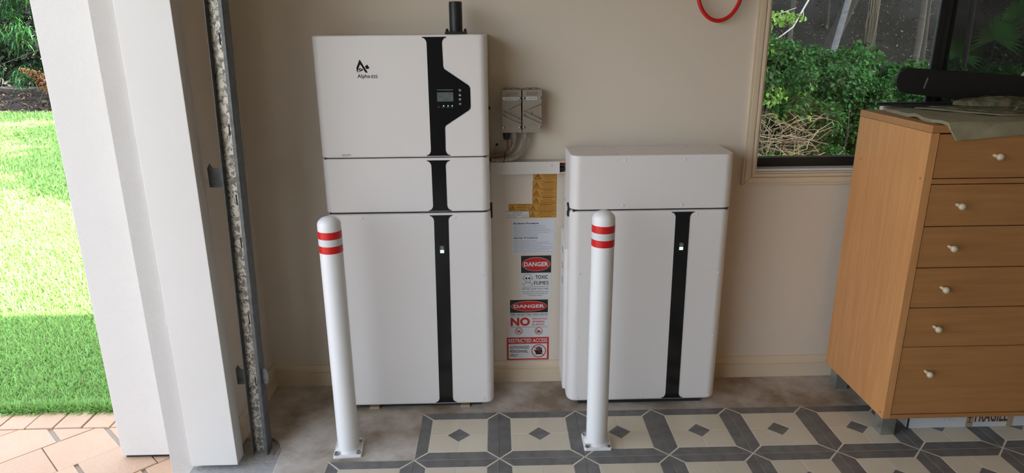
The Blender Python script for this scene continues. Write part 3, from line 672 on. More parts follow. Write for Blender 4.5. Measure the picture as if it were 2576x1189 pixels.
for cx in (.7225, .8085):
    cz = .2355
    obj('prohibition_ring', slash(ring(cx, cz, .0165, .0024, -.0011), cx, cz, .015, .0022, -.0011), M['signred'], t, smooth=False)
    if cx < .75: P = [[(cx-.010, cz-.004), (cx+.008, cz+.003), (cx+.0072, cz+.0055), (cx-.0108, cz-.0015)], [(cx+.004, cz+.0055), (cx+.008, cz+.0075), (cx+.009, cz+.006)], [(cx-.004, cz-.008), (cx+.010, cz-.004), (cx+.009, cz-.002), (cx-.005, cz-.005)]]
    else: P = [[(cx-.011, cz-.008), (cx-.009, cz-.008), (cx-.005, cz+.003), (cx-.007, cz+.003)], [(cx-.006, cz-.008), (cx+.001, cz-.008), (cx-.001, cz+.002), (cx-.004, cz-.003)], [(cx-.001, cz-.006), (cx+.010, cz-.006), (cx+.006, cz-.001), (cx+.002, cz+.004)]]
    flat('pictogram', P, -.0007, .0003, M['ink'], t)

t = sticker('restricted_sign', .671, .853, .0985, .2055, 'signred', 'red and white RESTRICTED ACCESS sign with barred hand', cat='sign')
t.location.z = .0985
flat('white_field', [rect(.678, .8455, .1045, .1755)], -.0007, .0003, M['white'], t)
lettering('white_lettering', [('RESTRICTED ACCESS', .678, .1815, .8465, .2000, .02)], -.0010, M['white'], t)
lettering('lettering', [('AUTHORIZED', .683, .1525, .768, .1655, .012), ('PERSONNEL', .683, .1335, .764, .1465, .012), ('ONLY', .683, .1145, .718, .1275, .012)], -.0012, M['ink'], t)
hx, hz = .8095, .1405
hand = [[(hx-.0135, hz-.0165), (hx+.012, hz-.0165), (hx+.0165, hz-.004), (hx+.014, hz+.004), (hx-.0115, hz+.004), (hx-.0135, hz-.002)]]
for k, (dx, top) in enumerate(((-.0085, .018), (-.002, .0225), (.0045, .021), (.0108, .0165))): hand.append(rrect(hx+dx-.0026, hx+dx+.0026, hz-.002, hz+top, .0024, 3))
hand.append([(hx-.0125, hz-.012), (hx-.0195, hz+.003), (hx-.0185, hz+.008), (hx-.0155, hz+.007), (hx-.0105, hz-.002)])
flat('hand_symbol', hand, -.0011, .0002, M['signblack'], t)
obj('prohibition_ring', slash(ring(hx, hz, .0315, .0036, -.0014), hx, hz, .030, .0028, -.0014), M['signred'], t, smooth=False)

# ------------------------------------------------------------------ bollards
def bollard(label):
    t = thing('bollard', (0, 0, 0), label, 'bollard', 'safety bollards')
    r = .0388; H = .895
    prof = [(r, .011), (r, H-.028)]+[(r*math.cos(a), H-.028+.0285*math.sin(a)) for a in [PI/2*k/8 for k in range(1, 8)]]+[(.0008, H)]
    obj('post', G().lathe(prof, (0, 0, 0), 40), M['bollard'], t)
    obj('weld', G().lathe([(r+.008, .011), (r+.004, .0155), (r, .020)], (0, 0, 0), 40), M['bollard'], t)
    obj('base_plate', G().prism(rrect(-.0505, .0505, -.0505, .0505, .006), 'z', 0, .0115), M['bollard'], t, bevel=.0012, seg=1)
    for z0, z1, mk in ((.823, .848, 'red'), (.799, .823, 'wtape'), (.774, .799, 'red')):
        obj('tape_band', G().lathe([(r, z0), (r+.0006, z0+.0001), (r+.0006, z1-.0001), (r, z1)], (0, 0, 0), 40), M[mk], t)
    for x in (-.0385, .0385):
        for y in (-.0385, .0385):
            b = obj('bolt', G().lathe([(.0092, .0115), (.0092, .0135), (.0072, .0135)], (x, y, 0), 16).lathe([(.0072, .0135), (.0072, .0205), (.006, .0215)], (x, y, 0), 6), M['zinc'], t)
    return t
b1 = bollard('white bollard in front of the tall cabinet, on bare concrete')
b2 = dup(b1); b2['label'] = 'white bollard in front of the lower cabinet, on the tiles'
b1.location = (.0765, -.497, 0); b2.location = (.992, -.497, TT)
b1.rotation_euler = (0, 0, .08)

# ------------------------------------------------------------------ roller door track
lean = .025
tr = thing('roller_door_track', (-.25, -.47, 0), 'galvanised steel roller door track standing against the side wall', 'door track')
def chan(poly, mk, name, z0=.0, z1=2.3, parent=tr):
    g = G(); n = len(poly); vs = [(x+lean*z0, y, z0) for x, y in poly]+[(x+lean*z1, y, z1) for x, y in poly]
    g.add(vs, [tuple(range(n))[::-1], tuple(range(n, 2*n))]+[(i, (i+1) % n, n+(i+1) % n, n+i) for i in range(n)])
    return obj(name, g, M[mk], parent, smooth=False)
chan([(-.2765, -.500), (-.2745, -.500), (-.2745, -.455), (-.2765, -.455)], 'galvd', 'outer_flange', -.010)
web = chan([(-.2745, -.474), (-.2335, -.474), (-.2335, -.470), (-.2745, -.470)], 'galv', 'web', -.010)
chan([(-.2335, -.500), (-.2225, -.502), (-.2195, -.498), (-.2195, -.452), (-.2225, -.452), (-.2335, -.470)], 'galvd', 'inner_flange', -.010)
for z in (.28, .52, .80, .95, 1.18, 1.46): obj('slot', G().prism(rrect(-.2505+lean*z, -.2465+lean*z, z-.018, z+.018, .0019), 'y', -.4746, -.4738), M['dark'], tr, smooth=False)
for z0, z1, off in ((.275, .335, 0), (.995, 1.058, .0)):
    br = obj('bracket', G().box(-.302, -.2745+lean*z0, -.486, -.4835, z0, z1), M['galvd'], tr, bevel=.0005)
    obj('bracket_hook', G().prism([(-.302, z1), (-.284, z1), (-.293, z1+.016)], 'y', -.486, -.4835), M['galvd'], br, smooth=False)
    if z0 < .5: obj('bracket_ear', G().prism([(-.2195+lean*z0, z0), (-.203+lean*z0, z0), (-.197+lean*z0, z0+.012), (-.197+lean*z0, z1-.012), (-.203+lean*z0, z1), (-.2195+lean*z0, z1)], 'y', -.486, -.4835), M['galvd'], br, bevel=.0005)

# dry leaf lying in the broken corner of the slab
lf = G(); lv = []
for i in range(7):
    t_ = i/6; wdt = .012*math.sin(PI*min(.98, max(.02, t_)))**.7
    for s_ in (-1, 0, 1): lv.append((-.196+.012*t_-.0+s_*wdt*.5, -.515+.045*t_, -.012+.006+abs(s_)*.010+.012*t_))
lf.add(lv, [(i*3+k, i*3+k+1, i*3+k+4, i*3+k+3) for i in range(6) for k in range(2)])
obj('dry_leaf', lf, M['dryleaf'], label='curled dry leaf lying beside the door track', cat='leaf')

# red hose loop hanging on the wall
cx, cz, rx, rz = 1.4755, 1.62, .083, .115
obj('hose_loop', G().tube([(cx+rx*math.sin(a), -.030, cz-rz*math.cos(a)) for a in [2*PI*k/48 for k in range(49)]], .0075, 12, cap=False), M['hose'], label='red hose loop hanging high on the wall beside the window', cat='hose')
obj('wall_hook', G().tube([(cx, 0, 1.722), (cx, -.032, 1.722), (cx, -.045, 1.735)], .004, 8), M['zinc'], label='steel hook holding up the red hose loop', cat='hook')

# ------------------------------------------------------------------ chest of drawers
DX0, DX1, DY0, DY1, DZ0, DZ1 = 2.055, 2.915, -.506, -.055, .086, 1.172
dr = thing('chest_of_drawers', ((DX0+DX1)/2, (DY0+DY1)/2, TT), 'honey pine chest of drawers with small cream knobs', 'chest of drawers')
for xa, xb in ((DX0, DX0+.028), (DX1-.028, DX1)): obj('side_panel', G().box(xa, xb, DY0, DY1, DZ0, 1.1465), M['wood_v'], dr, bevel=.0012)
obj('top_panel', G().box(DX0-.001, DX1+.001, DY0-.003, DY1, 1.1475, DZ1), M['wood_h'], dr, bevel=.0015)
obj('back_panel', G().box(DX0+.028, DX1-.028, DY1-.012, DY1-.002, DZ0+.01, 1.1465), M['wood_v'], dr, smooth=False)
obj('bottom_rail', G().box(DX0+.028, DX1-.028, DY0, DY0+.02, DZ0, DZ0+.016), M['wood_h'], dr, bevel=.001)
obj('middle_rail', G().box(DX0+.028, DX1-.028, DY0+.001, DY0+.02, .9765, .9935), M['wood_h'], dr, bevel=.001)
obj('gap_shadow_panel', G().box(DX0+.028, DX1-.028, DY0+.022, DY0+.024, DZ0+.01, 1.1465), M['dark'], dr, smooth=False)  # dark sheet behind the drawers puts shade into their gaps
for y, z in ((-.105, .990), (-.487, .993), (-.487, .105)): obj('dowel', G().lathe([(.0052, 0), (.0052, .0008), (.004, .001)], (DX0+.0003, y, z), 12, 'x'), M['wood_h'], dr)
for o in list(dr.children):
    if o.name.startswith('dowel'):
        for v in o.data.vertices: v.co.x = 2*(DX0-dr.location.x)-v.co.x
def knob(x, z, parent, y):
    return obj('knob', G().lathe([(.0048, 0), (.0048, .004), (.0060, .008), (.0055, .014), (.0048, .018), (.0085, .021), (.0112, .026), (.0118, .030), (.0105, .035), (.0065, .039), (.001, .0402)], (x, y, z), 18, 'y'), M['knob'], parent)
xa, xb, xm = DX0+.0305, DX1-.0305, (DX0+DX1)/2
for x0, x1 in ((xa, xm-.001), (xm+.001, xb)):
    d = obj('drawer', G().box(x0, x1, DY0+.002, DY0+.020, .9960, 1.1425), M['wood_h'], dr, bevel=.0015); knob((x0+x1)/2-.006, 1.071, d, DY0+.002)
for z0, z1, kz in ((.8300, .9735, .905), (.6810, .8268, .757), (.5310, .6778, .607), (.3785, .5278, .458), (.1045, .3765, .281)):
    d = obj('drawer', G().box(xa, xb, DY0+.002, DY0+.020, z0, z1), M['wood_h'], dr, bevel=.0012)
    knob(2.184, kz, d, DY0+.002); knob(DX1-(2.184-DX0), kz, d, DY0+.002)
for x in (2.068, DX1-.066):
    for y in (-.489, -.138): obj('foot', G().box(x, x+.053, y, y+.053, TT if y < -.3 or x > 2.2 else TT*0+.0, DZ0-.0003), M['foot'], dr, bevel=.0015)

# white carton pushed underneath
bx = thing('carton', (2.45, -.40, TT), 'flat white FRAGILE carton pushed under the chest of drawers', 'box')
obj('carton_body', G().box(2.195, 2.665, -.449, -.20, TT, .080), M['card'], bx, bevel=.001)
for q0, q1 in ((2.4205, 2.4475), (2.580, 2.604)): obj('carton_tape', G().box(q0, q1, -.4498, -.2, TT+.0005, .0805), M['tape'], bx, smooth=False)
obj('carton_corner', G().box(2.1935, 2.198, -.4500, -.446, TT, .0805), M['dark'], bx, smooth=False)
lettering('fragile_lettering', [('FRAGILE', 2.452, .028, 2.580, .082, .03)], -.4503, M['fragile'], bx)
flat('glass_symbol', [rect(2.4245, 2.4415, .0255, .0285), rect(2.4315, 2.4345, .0285, .045), [(2.4335, .042), (2.4415, .050), (2.4415, .066), (2.4245, .066), (2.4245, .050), (2.4325, .042)]], -.4498, .0004, M['fragile'], bx)
flat('carton_print', [rect(2.336, 2.3372, .034, .060), rect(2.352, 2.3528, .034, .060), rect(2.358, 2.374, .042, .0428), rect(2.358, 2.3588, .042, .056)], -.449, .0004, M['grey_ink'], bx)

# ------------------------------------------------------------------ clutter on the chest
ZT = DZ1
def drape(x0f, x1, y_back, yfront_drop, nx, ny, name, m, label, cat, zoff=.0, thick=.009, seed=1, lump=.003):
    """cloth lying on the chest top, its front falling over the edge; x0f(t) = left border along the length"""
    r_ = random.Random(seed); ph = [r_.uniform(0, 6) for _ in range(6)]
    g = G(); vs = []
    for side in (0, 1):
        for j in range(ny+1):
            t_ = j/ny
            for i in range(nx+1):
                s_ = i/nx; xx = x0f(t_)+(x1-x0f(t_))*s_
                Ltot = (DY0-.003-y_back)*-1; over = yfront_drop(s_); d = t_*(Ltot+over)
                wob = lump*(math.sin(9*xx+ph[0]+14*t_)+math.sin(31*xx+ph[1])*.6*t_+math.sin(22*t_+ph[2]+5*xx))
                edge = .004*math.exp(-s_*30)*0
                rr = .010
                if d < Ltot-rr: y = y_back-d; z = ZT+zoff+max(0, wob)*(.8)
                else:
                    a = min((d-(Ltot-rr))/rr, PI/2); y = y_back-(Ltot-rr)-(rr+zoff)*math.sin(a); z = ZT+zoff-(rr+zoff)*(1-math.cos(a))
                    z += max(0, wob)*.8*math.cos(a)
                    if a >= PI/2: z -= d-(Ltot-rr)-rr*PI/2; y -= max(0, wob)*.6
                if side: 
                    if d < Ltot: z += thick
                    else: y -= thick
                    if d >= Ltot-rr and d < Ltot: y -= thick*.5
                vs.append((xx, y, z))
    W_ = nx+1; o2 = (ny+1)*W_; fs = []
    for j in range(ny):
        for i in range(nx):
            a = j*W_+i; fs.append((a, a+1, a+W_+1, a+W_)); fs.append((o2+a, o2+a+W_, o2+a+W_+1, o2+a+1))
    for i in range(nx): fs.append((i, o2+i, o2+i+1, i+1)); a = ny*W_+i; fs.append((a, a+1, o2+a+1, o2+a))
    for j in range(ny): a = j*W_; fs.append((a, a+W_, o2+a+W_, o2+a)); a += nx; fs.append((a, o2+a, o2+a+W_, a+W_))
    g.add(vs, fs); o = obj(name, g, m, label=label, cat=cat, smooth=True)
    for p in o.data.polygons: p.use_smooth = True
    return o
drape(lambda t_: 2.118-.030*min(1, t_*1.15)+.045*max(0, (t_-.86)/.14), 2.86, -.095, lambda s_: .040*max(0, 1-s_*2.1)+.004+.010*math.sin(3*s_), 46, 40, 'suede_cloth', M['suede'], 'thick olive suede cloth hanging over the front of the chest', 'cloth', zoff=.0, thick=.011, lump=.0035)
# thinner folded edge of the cloth seen above, and folded sheets on it
def slab(name, pts, z, th, m, label, cat, tilt=0, rough=.0, seed=3, group=None):
    """soft flat item: outline points (x,y), domed a little, with uneven top"""
    r_ = random.Random(seed); n = len(pts); cx = sum(p[0] for p in pts)/n; cy = sum(p[1] for p in pts)/n
    g = G(); vs = []; K = 6
    dense = []
    for a, b in zip(pts, pts[1:]+pts[:1]):
        for k in range(5): dense.append((a[0]+(b[0]-a[0])*k/5, a[1]+(b[1]-a[1])*k/5))
    n = len(dense)
    for x, y in dense: vs.append((x, y, z+tilt*(x-cx)))
    for k in range(K+1):
        f = 1-k/K
        for x, y in dense:
            xx = cx+(x-cx)*f*(.985 if k else 1); yy = cy+(y-cy)*f*(.985 if k else 1)
            dz = th*(.55+.45*math.sqrt(max(0, 1-f*f))) + rough*(math.sin(60*xx+seed)+math.sin(47*yy+2*seed)+math.sin(90*(xx+yy)))*(.33 if k else .12)
            vs.append((xx, yy, z+tilt*(xx-cx)+max(.0008, dz)))
    fs = [tuple(range(n))[::-1]]
    for k in range(K+1): fs += [(k*n+i, k*n+(i+1) % n, (k+1)*n+(i+1) % n, (k+1)*n+i) for i in range(n)]
    g.add(vs, fs); return obj(name, g, m, label=label, cat=cat, group=group)
zc = ZT+.0150
slab('folded_cloth', [(2.205, -.152), (2.43, -.152), (2.62, -.16), (2.60, -.40), (2.36, -.40)], zc, .0055, M['suede'], 'thin khaki cloth folded on the suede cloth', 'cloth', rough=.0015)
slab('folded_paper', [(2.25, -.165), (2.40, -.160), (2.58, -.22), (2.56, -.385), (2.37, -.375)], zc+.0068, .0035, M['camo'], 'flat camouflage sheet lying on the khaki cloth', 'cloth', rough=.0008, seed=5)
slab('camouflage_pouch', [(2.345, -.155), (2.43, -.097), (2.60, -.097), (2.66, -.17), (2.62, -.245), (2.46, -.245), (2.37, -.20)], zc+.0115, .026, M['camo'], 'crumpled camouflage pouch in front of the black board', 'pouch', rough=.012, seed=9)
slab('camouflage_bundle', [(2.50, -.27), (2.57, -.25), (2.66, -.27), (2.67, -.36), (2.58, -.385), (2.50, -.36)], zc+.0115, .014, M['camo'], 'small camouflage bundle with a dark square patch', 'bundle', rough=.006, seed=12)
obj('patch', G().box(2.475, 2.520, -.3735, -.3715, zc+.0155, zc+.034), M['mattblack'], label='dark rectangular tag beside the small camouflage bundle', cat='tag')
obj('cord', G().tube([(2.400, -.33, zc+.013), (2.42, -.345, zc+.020), (2.44, -.34, zc+.014), (2.452, -.35, zc+.024), (2.437, -.36, zc+.018), (2.428, -.352, zc+.012)], .0022, 6), M['straw'], label='short pale cord coiled on the camouflage cloth', cat='cord')
obj('black_folder', G().prism([(2.094, -.086), (2.150, -.060), (2.42, -.080), (2.34, -.150), (2.15, -.11)], 'z', ZT+.0175, ZT+.024).prism([(2.10, -.075), (2.155, -.062), (2.42, -.075), (2.35, -.105), (2.16, -.09)], 'z', ZT+.024, ZT+.0285), M['mattblack'], label='thin black folder on the back left corner of the chest', cat='folder', bevel=.001)
obj('white_papers', G().prism([(2.118, -.070), (2.16, -.058), (2.34, -.066), (2.34, -.094), (2.14, -.0945)], 'z', ZT+.0005, ZT+.0170), M['white'], label='white papers under the black folder', cat='papers', bevel=.001)
# long black board with a rounded end, propped on the camouflage pouch
bt = thing('black_board', (2.50, -.075, ZT), 'long flat black board with rounded end lying across the chest', 'board')
tl = -.098; L0, L1 = 2.157, 2.73
P = []
hw0, hw1 = .0480, .058
for k in range(17):
    a = PI/2+PI*k/16; P.append((L0+.052+.052*math.cos(a), hw0*math.sin(a)))
P += [(L1, -hw1), (L1, hw1)]
bc = lambda x: 1.287+(x-L0)*tl
obj('board_body', G().prism([(x, bc(x)+z) for x, z in P], 'y', -.092, -.076), M['mattblack'], bt, bevel=.003)
obj('board_slot', G().prism([(2.263, bc(2.27)-.022), (2.267, bc(2.27)-.024), (2.277, bc(2.27)+.016), (2.272, bc(2.27)+.017)], 'y', -.0927, -.0918), M['grey_ink'], bt, smooth=False)
ball = obj('ball', G().lathe([(.0005, -.033)]+[(.033*math.cos(a), .033*math.sin(a)) for a in [-PI/2+PI*k/14 for k in range(1, 14)]]+[(.0005, .033)], (2.712, -.04, 1.285), 20), M['ball'], label='pale yellow-green ball behind the black board', cat='ball')
obj('storage_box', G().box(2.68, 2.75, -.071, -.057, ZT, 1.2515), M['mattblack'], label='small black box standing under the pale ball', cat='box', bevel=.003)

# ------------------------------------------------------------------ outside: paving, lawn
obj('ground', G().box(-60, 60, -60, 80, -.30, -.13), M['soil'], kind='structure', smooth=False)
pav = obj('paving', G().box(-7, -.30, YF-2, -.078, -.16, -.060), M['sand'], kind='structure', smooth=False)
def clip(poly, a, b, c):  # keep a*x+b*y<=c
    out = []
    for p, q_ in zip(poly, poly[1:]+poly[:1]):
        dp, dq = a*p[0]+b*p[1]-c, a*q_[0]+b*q_[1]-c
        if dp <= 0: out.append(p)
        if dp*dq < 0: t_ = dp/(dp-dq); out.append((p[0]+(q_[0]-p[0])*t_, p[1]+(q_[1]-p[1])*t_))
    return out
def paver(poly):
    if len(poly) < 3: return
    A = abs(sum(p[0]*q_[1]-q_[0]*p[1] for p, q_ in zip(poly, poly[1:]+poly[:1])))/2
    if A < .0006: return
    cx = sum(p[0] for p in poly)/len(poly); cy = sum(p[1] for p in poly)/len(poly)
    o = obj('paver', G().prism(poly, 'z', -.062, -.050+random.uniform(-.0015, .0015)), M['pave'], pav, bevel=.001, seg=1)
xe = -.955
for k in range(22):   # soldier course along the lawn
    x1 = -.50-k*.1135; x0 = x1-.1065
    paver([(x0, -.222), (x1, -.222), (x1, -.082+random.uniform(-.004, .004)), (x0, -.082+random.uniform(-.004, .004))])
s2 = math.sqrt(.5)
for a in range(-14, 26):      # diagonal pavers: u=(x+y)/sqrt2 runs, v=(y-x)/sqrt2
    v0, v1 = .332-.2155*a, .332-.2155*a-.2115
    for b in range(-14, 14):
        sh_ = 0 
        u0 = -1.005+b*.43+(.0 if a % 2 == 0 else .16); 
        for ua, ub in ((u0+.0125, u0+.215), (u0+.219, u0+.4265)):
            P = [((u-v)*s2, (u+v)*s2) for u, v in ((ua, v0), (ub, v0), (ub, v1), (ua, v1))]
            if max(p[0] for p in P) < -2.4 or min(p[1] for p in P) < -2.6: continue
            P = clip(P, 0, 1, -.230); P = clip(P, 1, 0, -.48) if P else P
            if P: paver(P)
lawn = obj('lawn', G().box(-40, -.5, -.078, 11.4, -.16, -.062), M['lawn'], kind='structure', smooth=False)

def fast_mesh(name, V, F, m, parent=None, loc=(0, 0, 0)):
    me = bpy.data.meshes.new(name); V = np.asarray(V, dtype=np.float32)-np.array(root_loc(parent) if parent else loc, dtype=np.float32); F = np.asarray(F, dtype=np.int32)
    me.vertices.add(len(V)); me.vertices.foreach_set('co', V.ravel())
    k = F.shape[1]; me.loops.add(F.size); me.loops.foreach_set('vertex_index', F.ravel())
    me.polygons.add(len(F)); me.polygons.foreach_set('loop_start', np.arange(0, F.size, k, dtype=np.int32)); me.polygons.foreach_set('loop_total', np.full(len(F), k, dtype=np.int32))
    me.update(calc_edges=True); me.materials.append(m)
    o = bpy.data.objects.new(name, me); C.objects.link(o)
    if parent: o.parent = parent
    else: o.location = loc
    return o

def blades(P, length, width, bend):
    n = len(P); a = rng.uniform(0, 2*PI, n); L = length*rng.uniform(.6, 1.25, n); W_ = width*rng.uniform(.7, 1.3, n)
    d = np.stack([np.cos(a), np.sin(a), np.zeros(n)], 1); s = np.stack([-np.sin(a), np.cos(a), np.zeros(n)], 1)
    tilt = rng.uniform(.15, bend, n)
    mid_ = P+d*(L*.45*np.sin(tilt*.6))[:, None]+np.array([0, 0, 1])*(L*.5*np.cos(tilt*.6))[:, None]
    tip = mid_+d*(L*.55*np.sin(tilt*1.3))[:, None]+np.array([0, 0, 1])*(L*.5*np.cos(np.minimum(tilt*1.3, 1.9)))[:, None]
    w1 = s*(W_*.5)[:, None]
    V = np.stack([P-w1, P+w1, mid_+w1*.9, mid_-w1*.9, tip], 1).reshape(-1, 3)
    i = np.arange(n)*5
    F = np.concatenate([np.stack([i, i+1, i+2], 1), np.stack([i, i+2, i+3], 1), np.stack([i+3, i+2, i+4], 1)])
    return V, F
def field(n, y0, y1):
    d = np.sqrt(rng.uniform((y0+2.68)**2, (y1+2.68)**2, n))
    return np.stack([.627-d*rng.uniform(.38, 1.18, n), d-2.68, np.full(n, -.064)], 1)
Vs, Fs, off = [], [], 0
for n, y0, y1, ln, wd in ((11000, -.105, -.055, .055, .0052), (88000, -.085, 1.0, .036, .0046), (86000, 1.0, 3.2, .05, .007), (60000, 3.2, 7, .055, .012), (52000, 7, 11.3, .06, .020)):
    P = field(n, y0, y1); V, F = blades(P, ln, wd, 1.5); Vs.append(V); Fs.append(F+off); off += len(V)
gr = fast_mesh('grass', np.concatenate(Vs), np.concatenate(Fs), M['grass']); tag(gr, 'short green lawn grass beyond the terracotta paving', 'grass', kind='stuff')
for k, (x, y) in enumerate(((-1.62, .33), (-1.50, .18), (-1.38, .52), (-1.72, .62), (-1.25, .12), (-1.44, .30), (-1.85, .75), (-1.33, .05), (-1.55, .80), (-2.9, 3.6), (-3.4, 4.1), (-3.2, 5.0), (-4.4, 5.4), (-3.8, 3.3))):
    s = .008 if y < 1 else .02
    V = [(x-s, y, -.034), (x-.2*s, y-s*.7, -.030), (x+s, y+.3*s, -.033), (x+.1*s, y+s*.6, -.029)]
    obj('fallen_petal', G().add(V, [(0, 1, 2), (0, 2, 3)]), M['petal'], smooth=False, label='small fallen reddish petal lying on the lawn', cat='petal', group='fallen petals on the lawn')

# ------------------------------------------------------------------ foliage
def leaf_cloud(n, ells, size, up=.6, width=.62, shell=.55, oval=False):
    """ells: list of (cx,cy,cz,rx,ry,rz); leaves are folded diamonds"""
    ells = np.array(ells, dtype=float); vol = ells[:, 3]*ells[:, 4]*ells[:, 5]; which = rng.choice(len(ells), n, p=vol/vol.sum()); E = ells[which]
    d = rng.normal(size=(n, 3)); d /= np.linalg.norm(d, axis=1)[:, None]
    r = shell+(1-shell)*rng.random(n)**.6; P = E[:, :3]+d*E[:, 3:]*r[:, None]*(1+.12*rng.normal(size=n))[:, None]
    nrm = d*.6+rng.normal(size=(n, 3))*.55+np.array([0, 0, up]); nrm /= np.linalg.norm(nrm, axis=1)[:, None]
    t = rng.normal(size=(n, 3)); t -= nrm*(t*nrm).sum(1)[:, None]; t /= np.linalg.norm(t, axis=1)[:, None]; t[:, 2] -= .25
    b = np.cross(nrm, t); L = size*rng.uniform(.6, 1.4, n)
    tip = P+t*L[:, None]; mid_ = P+t*(L*.42)[:, None]+nrm*(L*.10)[:, None]
    base = P-nrm*(L*.04)[:, None]; W_ = (L*width*.5)[:, None]
    if not oval:
        V = np.stack([base, mid_-b*W_, tip, mid_+b*W_], 1).reshape(-1, 3); i = np.arange(n)*4
        return V, np.concatenate([np.stack([i, i+1, i+2], 1), np.stack([i, i+2, i+3], 1)])
    m1 = P+t*(L*.22)[:, None]+nrm*(L*.07)[:, None]; m2 = P+t*(L*.62)[:, None]+nrm*(L*.09)[:, None]; tip = tip-nrm*(L*.06)[:, None]
    V = np.stack([base, m1-b*W_*.85, m2-b*W_*.8, tip, m2+b*W_*.8, m1+b*W_*.85], 1).reshape(-1, 3); i = np.arange(n)*6
    return V, np.concatenate([np.stack([i, i+1, i+2, i+3], 1), np.stack([i, i+3, i+4, i+5], 1)])
def shrub(name, label, ells, n, size, m, stems=6, group=None, flowers=0, seed=0, cat='shrub', stem_mat='bark', clump=0):
    e0 = ells[0]; t = thing(name, (e0[0], e0[1], -.13), label, cat, group)
    if clump:
        cl_ = []
        for e in ells:
            for q_ in range(clump):
                a_, h_ = rng.uniform(0, 2*PI), rng.uniform(-.5, 1.0); rr_ = math.sqrt(max(0, 1-h_*h_))*rng.uniform(.7, 1.08)
                k_ = rng.uniform(.22, .42); cl_.append((e[0]+e[3]*rr_*math.cos(a_), e[1]+e[4]*rr_*math.sin(a_), e[2]+e[5]*h_*rng.uniform(.8, 1.15), e[3]*k_, e[4]*k_, e[5]*k_*.7))
        ells = cl_
    V, F = leaf_cloud(n, ells, size, oval=size < .08 or size == .14); o = fast_mesh('foliage', V, F, M[m], t); o['kind'] = 'stuff'
    g = G(); r_ = random.Random(seed); sw = .45 if name == 'sunlit_shrub' else 1
    for k in range(stems):
        e = ells[r_.randrange(len(ells))]; bx_, by_ = e[0]+r_.uniform(-.3, .3)*e[3], e[1]+r_.uniform(-.3, .3)*e[4]
        tx, ty, tz = e[0]+r_.uniform(-.8, .8)*e[3], e[1]+r_.uniform(-.8, .8)*e[4], e[2]+r_.uniform(.2, .95)*e[5]
        g.tube([(bx_, by_, -.14), ((bx_+tx)/2+r_.uniform(-.08, .08), (by_+ty)/2, tz*.5), (tx, ty, tz)], [.010*sw, .007*sw, .003*sw], 5)
    if stems: obj('stems', g, M[stem_mat], t, fast=True)
    if flowers:
        g = G()
        for k in range(flowers):
            e = ells[r_.randrange(len(ells))]; a = r_.uniform(-2.6, -.6); hgt = r_.uniform(-.3, .8)
            c_ = (e[0]+e[3]*1.02*math.cos(a)*math.sqrt(1-hgt*hgt), e[1]+e[4]*1.02*math.sin(a)*math.sqrt(1-hgt*hgt), e[2]+e[5]*hgt)
            g.lathe([(.002, -.006), (.012, -.002), (.013, .002), (.006, .007)], c_, 7)
        o = obj('flowers', g, M['pink'], t); o['kind'] = 'stuff'
    return t
shrub('lantana_shrub', 'leafy green shrub nearest the left edge of the window', [(2.75, 2.9, .85, .42, .45, .50), (2.80, 3.2, 1.28, .22, .25, .26), (3.08, 3.3, 1.14, .24, .25, .16), (2.95, 3.1, .45, .5, .5, .5)], 24000, .033, 'leaf', 10, 'shrubs outside the window', 8, 1, clump=15)
shrub('lantana_shrub', 'dense green shrub under the leaning pale trunk outside', [(3.55, 3.6, .55, .62, .55, .62), (3.3, 3.3, .25, .5, .5, .45), (3.95, 3.8, .72, .35, .4, .36), (3.55, 3.7, 1.15, .24, .2, .13)], 34000, .033, 'leaf', 10, 'shrubs outside the window', 14, 2, clump=15)
shrub('lantana_shrub', 'green shrub behind the corner of the chest of drawers', [(4.45, 4.0, .45, .7, .6, .62), (4.2, 3.6, .15, .7, .5, .45)], 30000, .033, 'leaf', 8, 'shrubs outside the window', 12, 3, clump=15)
shrub('lantana_shrub', 'green shrub behind the black board and window mullion', [(5.35, 4.4, .35, .75, .6, .68), (5.0, 3.9, .1, .6, .5, .45), (6.1, 4.8, .3, .7, .6, .6)], 26000, .034, 'leaf', 8, 'shrubs outside the window', 6, 4, clump=15)
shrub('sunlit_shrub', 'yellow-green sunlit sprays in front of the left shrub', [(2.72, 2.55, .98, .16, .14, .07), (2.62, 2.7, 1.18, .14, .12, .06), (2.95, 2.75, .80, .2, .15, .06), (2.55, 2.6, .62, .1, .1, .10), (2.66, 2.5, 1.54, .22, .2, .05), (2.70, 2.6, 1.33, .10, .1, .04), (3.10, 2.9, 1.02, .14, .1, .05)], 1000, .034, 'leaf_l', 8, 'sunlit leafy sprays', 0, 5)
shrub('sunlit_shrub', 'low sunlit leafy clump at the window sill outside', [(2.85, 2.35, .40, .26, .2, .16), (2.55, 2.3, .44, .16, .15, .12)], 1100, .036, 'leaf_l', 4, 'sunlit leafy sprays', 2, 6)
shrub('sapling', 'upright leafy sapling between the two pale trunks', [(4.62, 4.9, 1.02, .16, .15, .30), (4.85, 5.0, 1.12, .13, .12, .15), (4.35, 4.8, 1.05, .14, .13, .12)], 500, .075, 'leaf', 6, None, 0, 7)
shrub('sapling', 'thin arching sapling at the rounded end of the board', [(5.35, 5.0, .98, .28, .2, .15), (5.05, 5.0, .9, .15, .15, .2)], 420, .075, 'leaf', 6, None, 0, 8)
